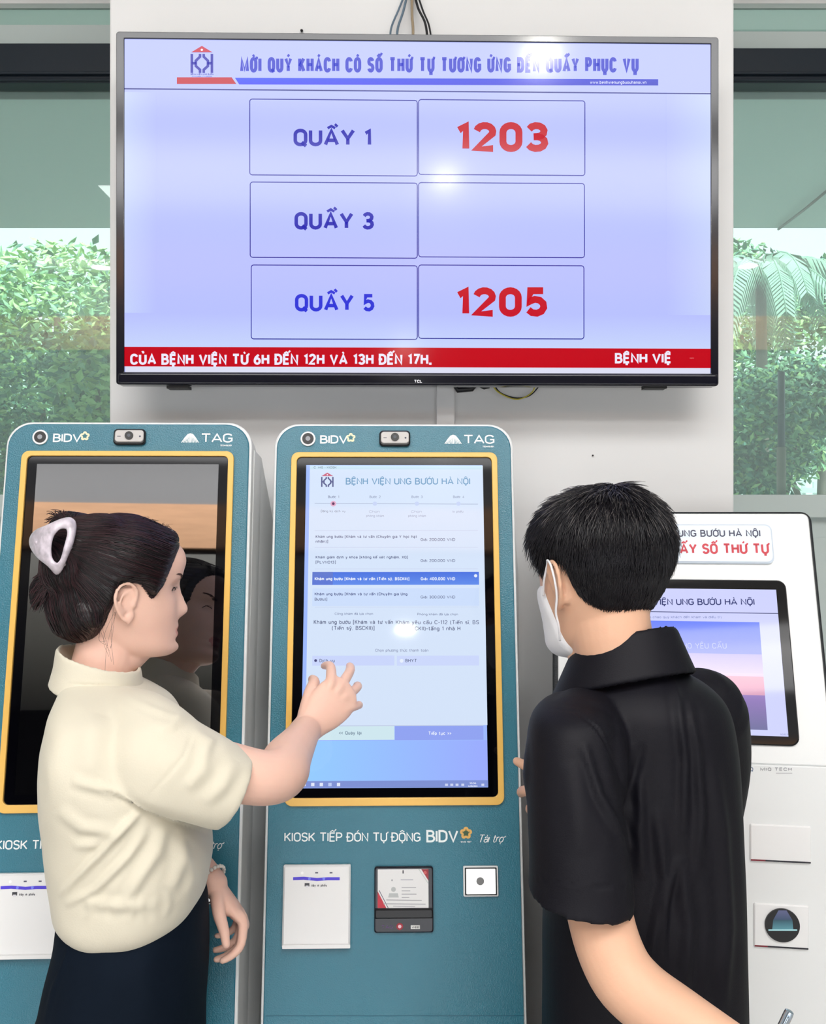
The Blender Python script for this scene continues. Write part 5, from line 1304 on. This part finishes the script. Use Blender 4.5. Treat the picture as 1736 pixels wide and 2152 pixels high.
# ------------------------------------------------------------------ outside the windows
M['leaf_a'] = mat('leaf_mid_green', (150, 192, 150), .55, noise=.25, nscale=2)
M['leaf_b'] = mat('leaf_light_green', (192, 224, 154), .55, noise=.2, nscale=2)
M['leaf_c'] = mat('leaf_dark_green', (86, 136, 118), .55, noise=.25, nscale=2)
M['frond'] = mat('palm_grey_green', (150, 178, 160), .55, noise=.2, nscale=3)
M['bark'] = mat('bark', (120, 106, 98), .8, noise=.2, nscale=20)
M['post'] = mat('navy_post', (26, 36, 62), .5)
M['pave'] = mat('pale_paving', (196, 198, 194), .8, noise=.05, nscale=3)
M['render'] = mat('pale_render', (226, 232, 232), .7)
sbox('ground', M['pave'], -14, 14, 3.3, 26, -.15, -.02)
sbox('canopy_soffit', M['soffit'], -8, 8, 3.32, 6.0, 3.37, 3.6)
def leaves(mb, centre, rad, n, size, rs, mats_w=(3, 2, 2), shell=.45):
    for _ in range(n):
        while True:
            v = Vector((rs.uniform(-1, 1), rs.uniform(-1, 1), rs.uniform(-1, 1)))
            if shell < v.length < 1: break
        c = Vector(centre) + Vector((v.x * rad[0], v.y * rad[1], v.z * rad[2]))
        d = Vector((rs.uniform(-1, 1), rs.uniform(-1, 1), rs.uniform(-.9, .4))).normalized(); s = d.cross(Vector((rs.uniform(-.4, .4), rs.uniform(-.4, .4), 1))).normalized(); up = s.cross(d)
        L = size * rs.uniform(.6, 1.3); W = L * .24
        mi = rs.choices((0, 1, 2), mats_w)[0]
        mb.add([c, c + d * L * .45 + s * W - up * .01, c + d * L, c + d * L * .45 - s * W - up * .01, c + d * L * .5 + up * .012], [(0, 1, 4), (1, 2, 4), (2, 3, 4), (3, 0, 4)], mi)
LM = [M['leaf_a'], M['leaf_b'], M['leaf_c']]
def tree(name, label, cat, base, blobs, n, size, w, seed, trunk=.06):
    rs = random.Random(seed); t = thing(name, label, cat, base)
    m = MB(); top = Vector(blobs[0][0]) - Vector(base)
    tube(m, spline([Vector((0, 0, -.05)), Vector((.04, 0, top.z * .5)), top], None, 4), [trunk] * 5 + [trunk * .7] * 3 + [trunk * .4], 10)
    for c, r in blobs[1:]:
        q = Vector(c) - Vector(base); tube(m, spline([Vector((.02, 0, max(q.z * .35, .1))), q * .7 + Vector((0, 0, q.z * .05)), q], None, 3), [trunk * .5] * 4 + [trunk * .3] * 2 + [trunk * .15], 7)
    m.build('trunk', M['bark'], t)
    m = MB()
    for c, r in blobs: leaves(m, Vector(c) - Vector(base), r, int(n * 2.2), size * .62, rs, w)
    m.build('foliage', LM, t)
# left of the column
a = P(120, 660, 8.2); tree('broadleaf_tree', 'light green broadleaf tree outside the left window, behind the bushes', 'tree', (a.x, a.y, -.02),
     [((a.x, a.y, a.z), (1.1, .7, .62)), ((a.x - 1.2, a.y + .2, a.z - .1), (.9, .7, .7)), ((a.x + .9, a.y + .3, a.z - .1), (.8, .6, .6))], 1500, .17, (3, 4, 1), 1)
a = P(90, 830, 6.4); tree('garden_bush', 'dense dense bush low outside the left window', 'bush', (a.x, a.y, -.02),
     [((a.x, a.y, a.z - .1), (.8, .45, .55)), ((a.x - .7, a.y, a.z - .3), (.7, .45, .7)), ((a.x + .5, a.y, a.z - .5), (.6, .4, .6)), ((a.x - .1, a.y, a.z - .8), (.9, .4, .6))], 1300, .10, (3, 1, 4), 2, .04)
a = P(205, 800, 5.2); tree('leafy_shrub', 'bright leafy shrub outside the left window close to the column', 'bush', (a.x, a.y, -.02),
     [((a.x, a.y, a.z - .05), (.28, .25, .36)), ((a.x + .1, a.y, a.z - .6), (.3, .25, .45))], 420, .13, (2, 4, 1), 3, .03)
a = P(60, 740, 11); tree('tall_tree', 'tall grey-green tree farthest back outside the left window', 'tree', (a.x, a.y, -.02),
     [((a.x, a.y, a.z), (1.4, .8, 1.0)), ((a.x + 1.2, a.y + .3, a.z - .5), (1.2, .8, 1.0)), ((a.x - .8, a.y + .3, a.z - .9), (1.2, .8, 1.0))], 1700, .15, (4, 1, 3), 4)
# right of the column
a = P(1720, 760, 9.4); tree('broadleaf_tree', 'green broadleaf tree outside the right window behind the palm', 'tree', (a.x, a.y, -.02),
     [((a.x, a.y, a.z), (1.1, .7, .9)), ((a.x + .5, a.y + .2, a.z + .7), (.8, .6, .5)), ((a.x - .7, a.y + .3, a.z + .5), (.7, .6, .8)), ((a.x - .5, a.y, a.z - .75), (.7, .5, .5))], 1300, .15, (4, 2, 3), 5)
a = P(1590, 900, 6.6); tree('garden_bush', 'dense green bush outside the right window beside the column', 'bush', (a.x, a.y, -.02),
     [((a.x, a.y, a.z), (.42, .35, .42)), ((a.x + .45, a.y + .3, a.z + .25), (.40, .3, .3)), ((a.x - .2, a.y, a.z - .5), (.45, .35, .4))], 1000, .11, (3, 1, 4), 6, .03)
# palm with drooping fronds
pc = P(1598, 560, 7.6); pb0 = Vector((pc.x, pc.y, -.02)); t = thing('palm_tree', 'palm with drooping grey-green fronds outside the right window', 'tree', pb0)
m = MB(); tube(m, [Vector((0, 0, -.05)), Vector((.03, 0, 1.6)), Vector((0, 0, pc.z + .02))], [.07, .05, .04], 12); m.build('trunk', M['bark'], t)
rs = random.Random(21)
for k in range(15):
    a = 2 * PI * k / 15 + rs.uniform(-.15, .15); L = rs.uniform(.8, 1.15); el0 = rs.uniform(.1, 1.1); d = Vector((math.cos(a), math.sin(a), 0)); pts = []
    for j in range(9):
        s = j / 8; pts.append(Vector((0, 0, pc.z)) + d * (L * s * (1 - .25 * s)) + Vector((0, 0, L * (el0 * .6 * s - (.75 + .25 * el0) * s * s))))
    m = MB(); tube(m, pts, [.012 - .001 * j for j in range(9)], 6)
    for j in range(1, 34):
        s = j / 34 * 8; i0 = min(int(s), 7); p = pts[i0].lerp(pts[i0 + 1], s - i0); tg = (pts[i0 + 1] - pts[i0]).normalized(); sd = tg.cross(Vector((0, 0, 1))).normalized()
        for sg in (-1, 1):
            ll = .34 * math.sin(min(1, j / 10) * 1.57) * (1.1 - .6 * j / 34); e1 = p + (sd * sg * .75 + tg * .5 - Vector((0, 0, .25))).normalized() * ll * .5; e2 = e1 + (sd * sg * .35 + tg * .3 - Vector((0, 0, .9))).normalized() * ll * .6
            w_ = tg * .012
            m.add([p - w_, p + w_, e1 + w_, e1 - w_, e2], [(0, 1, 2, 3), (3, 2, 4)], 0)
    m.build('frond', M['frond'], t)
def thing_box(name, label, cat, m_, x0, y0, x1, y1, d, dp):
    a, b = P(x0, y0, d), P(x1, y1, d); t = MB(); t.box(a.x, b.x, d, d + dp, b.z, a.z); return tag(t.build(name, m_, bevel=.004), label, cat)
a = P(1642, 775, 6.0); b = P(1642, 940, 6.0); m = MB()
t = thing('lamp_post', 'dark navy post with a bare lower shaft outside the right window', 'post', (a.x, a.y, -.02))
tube(m, [Vector((0, 0, b.z)), Vector((0, 0, a.z))], .022, 16); m.build('upper_sleeve', M['post'], t)
m = MB(); tube(m, [Vector((0, 0, -.02)), Vector((0, 0, b.z + .02))], .028, 16); m.build('shaft', M['bark'], t)
a = P(1636, 479, 5.98); b = P(1750, 388, 5.16); m = MB(); tube(m, [a - Vector((0, 0, .008)), a.lerp(b, .5) - Vector((0, 0, .014)), b - Vector((0, 0, .008))], .008, 8)
tag(m.build('canopy_cable', M['cable_black']), 'dark cable running diagonally under the canopy at the right', 'cable')
t = thing('garden_building', 'pale building with a railing far outside the right window', 'building', (5.4, 13, -.02)); m = MB(); m.box(-2.2, 2.2, 0, 2, 0, 2.35); m.build('wall', M['render'], t)
m = MB(); m.box(-2.4, 2.4, -.2, 2.2, 2.35, 2.5); m.build('roof', M['frame_pale'], t, bevel=.01)
t = thing('garden_fence', 'white slatted fence far outside the right window', 'fence', (4.6, 11, -.02))
for k in range(24):
    m = MB(); m.box(-1.4 + k * .13, -1.36 + k * .13, 0, .03, 0, 1.95); m.build('picket', M['render'], t)
m = MB(); m.box(-1.45, 1.75, -.02, 0, 1.82, 1.88); m.box(-1.45, 1.75, -.02, 0, .3, .36); m.build('rail', M['render'], t)
# light spill outside
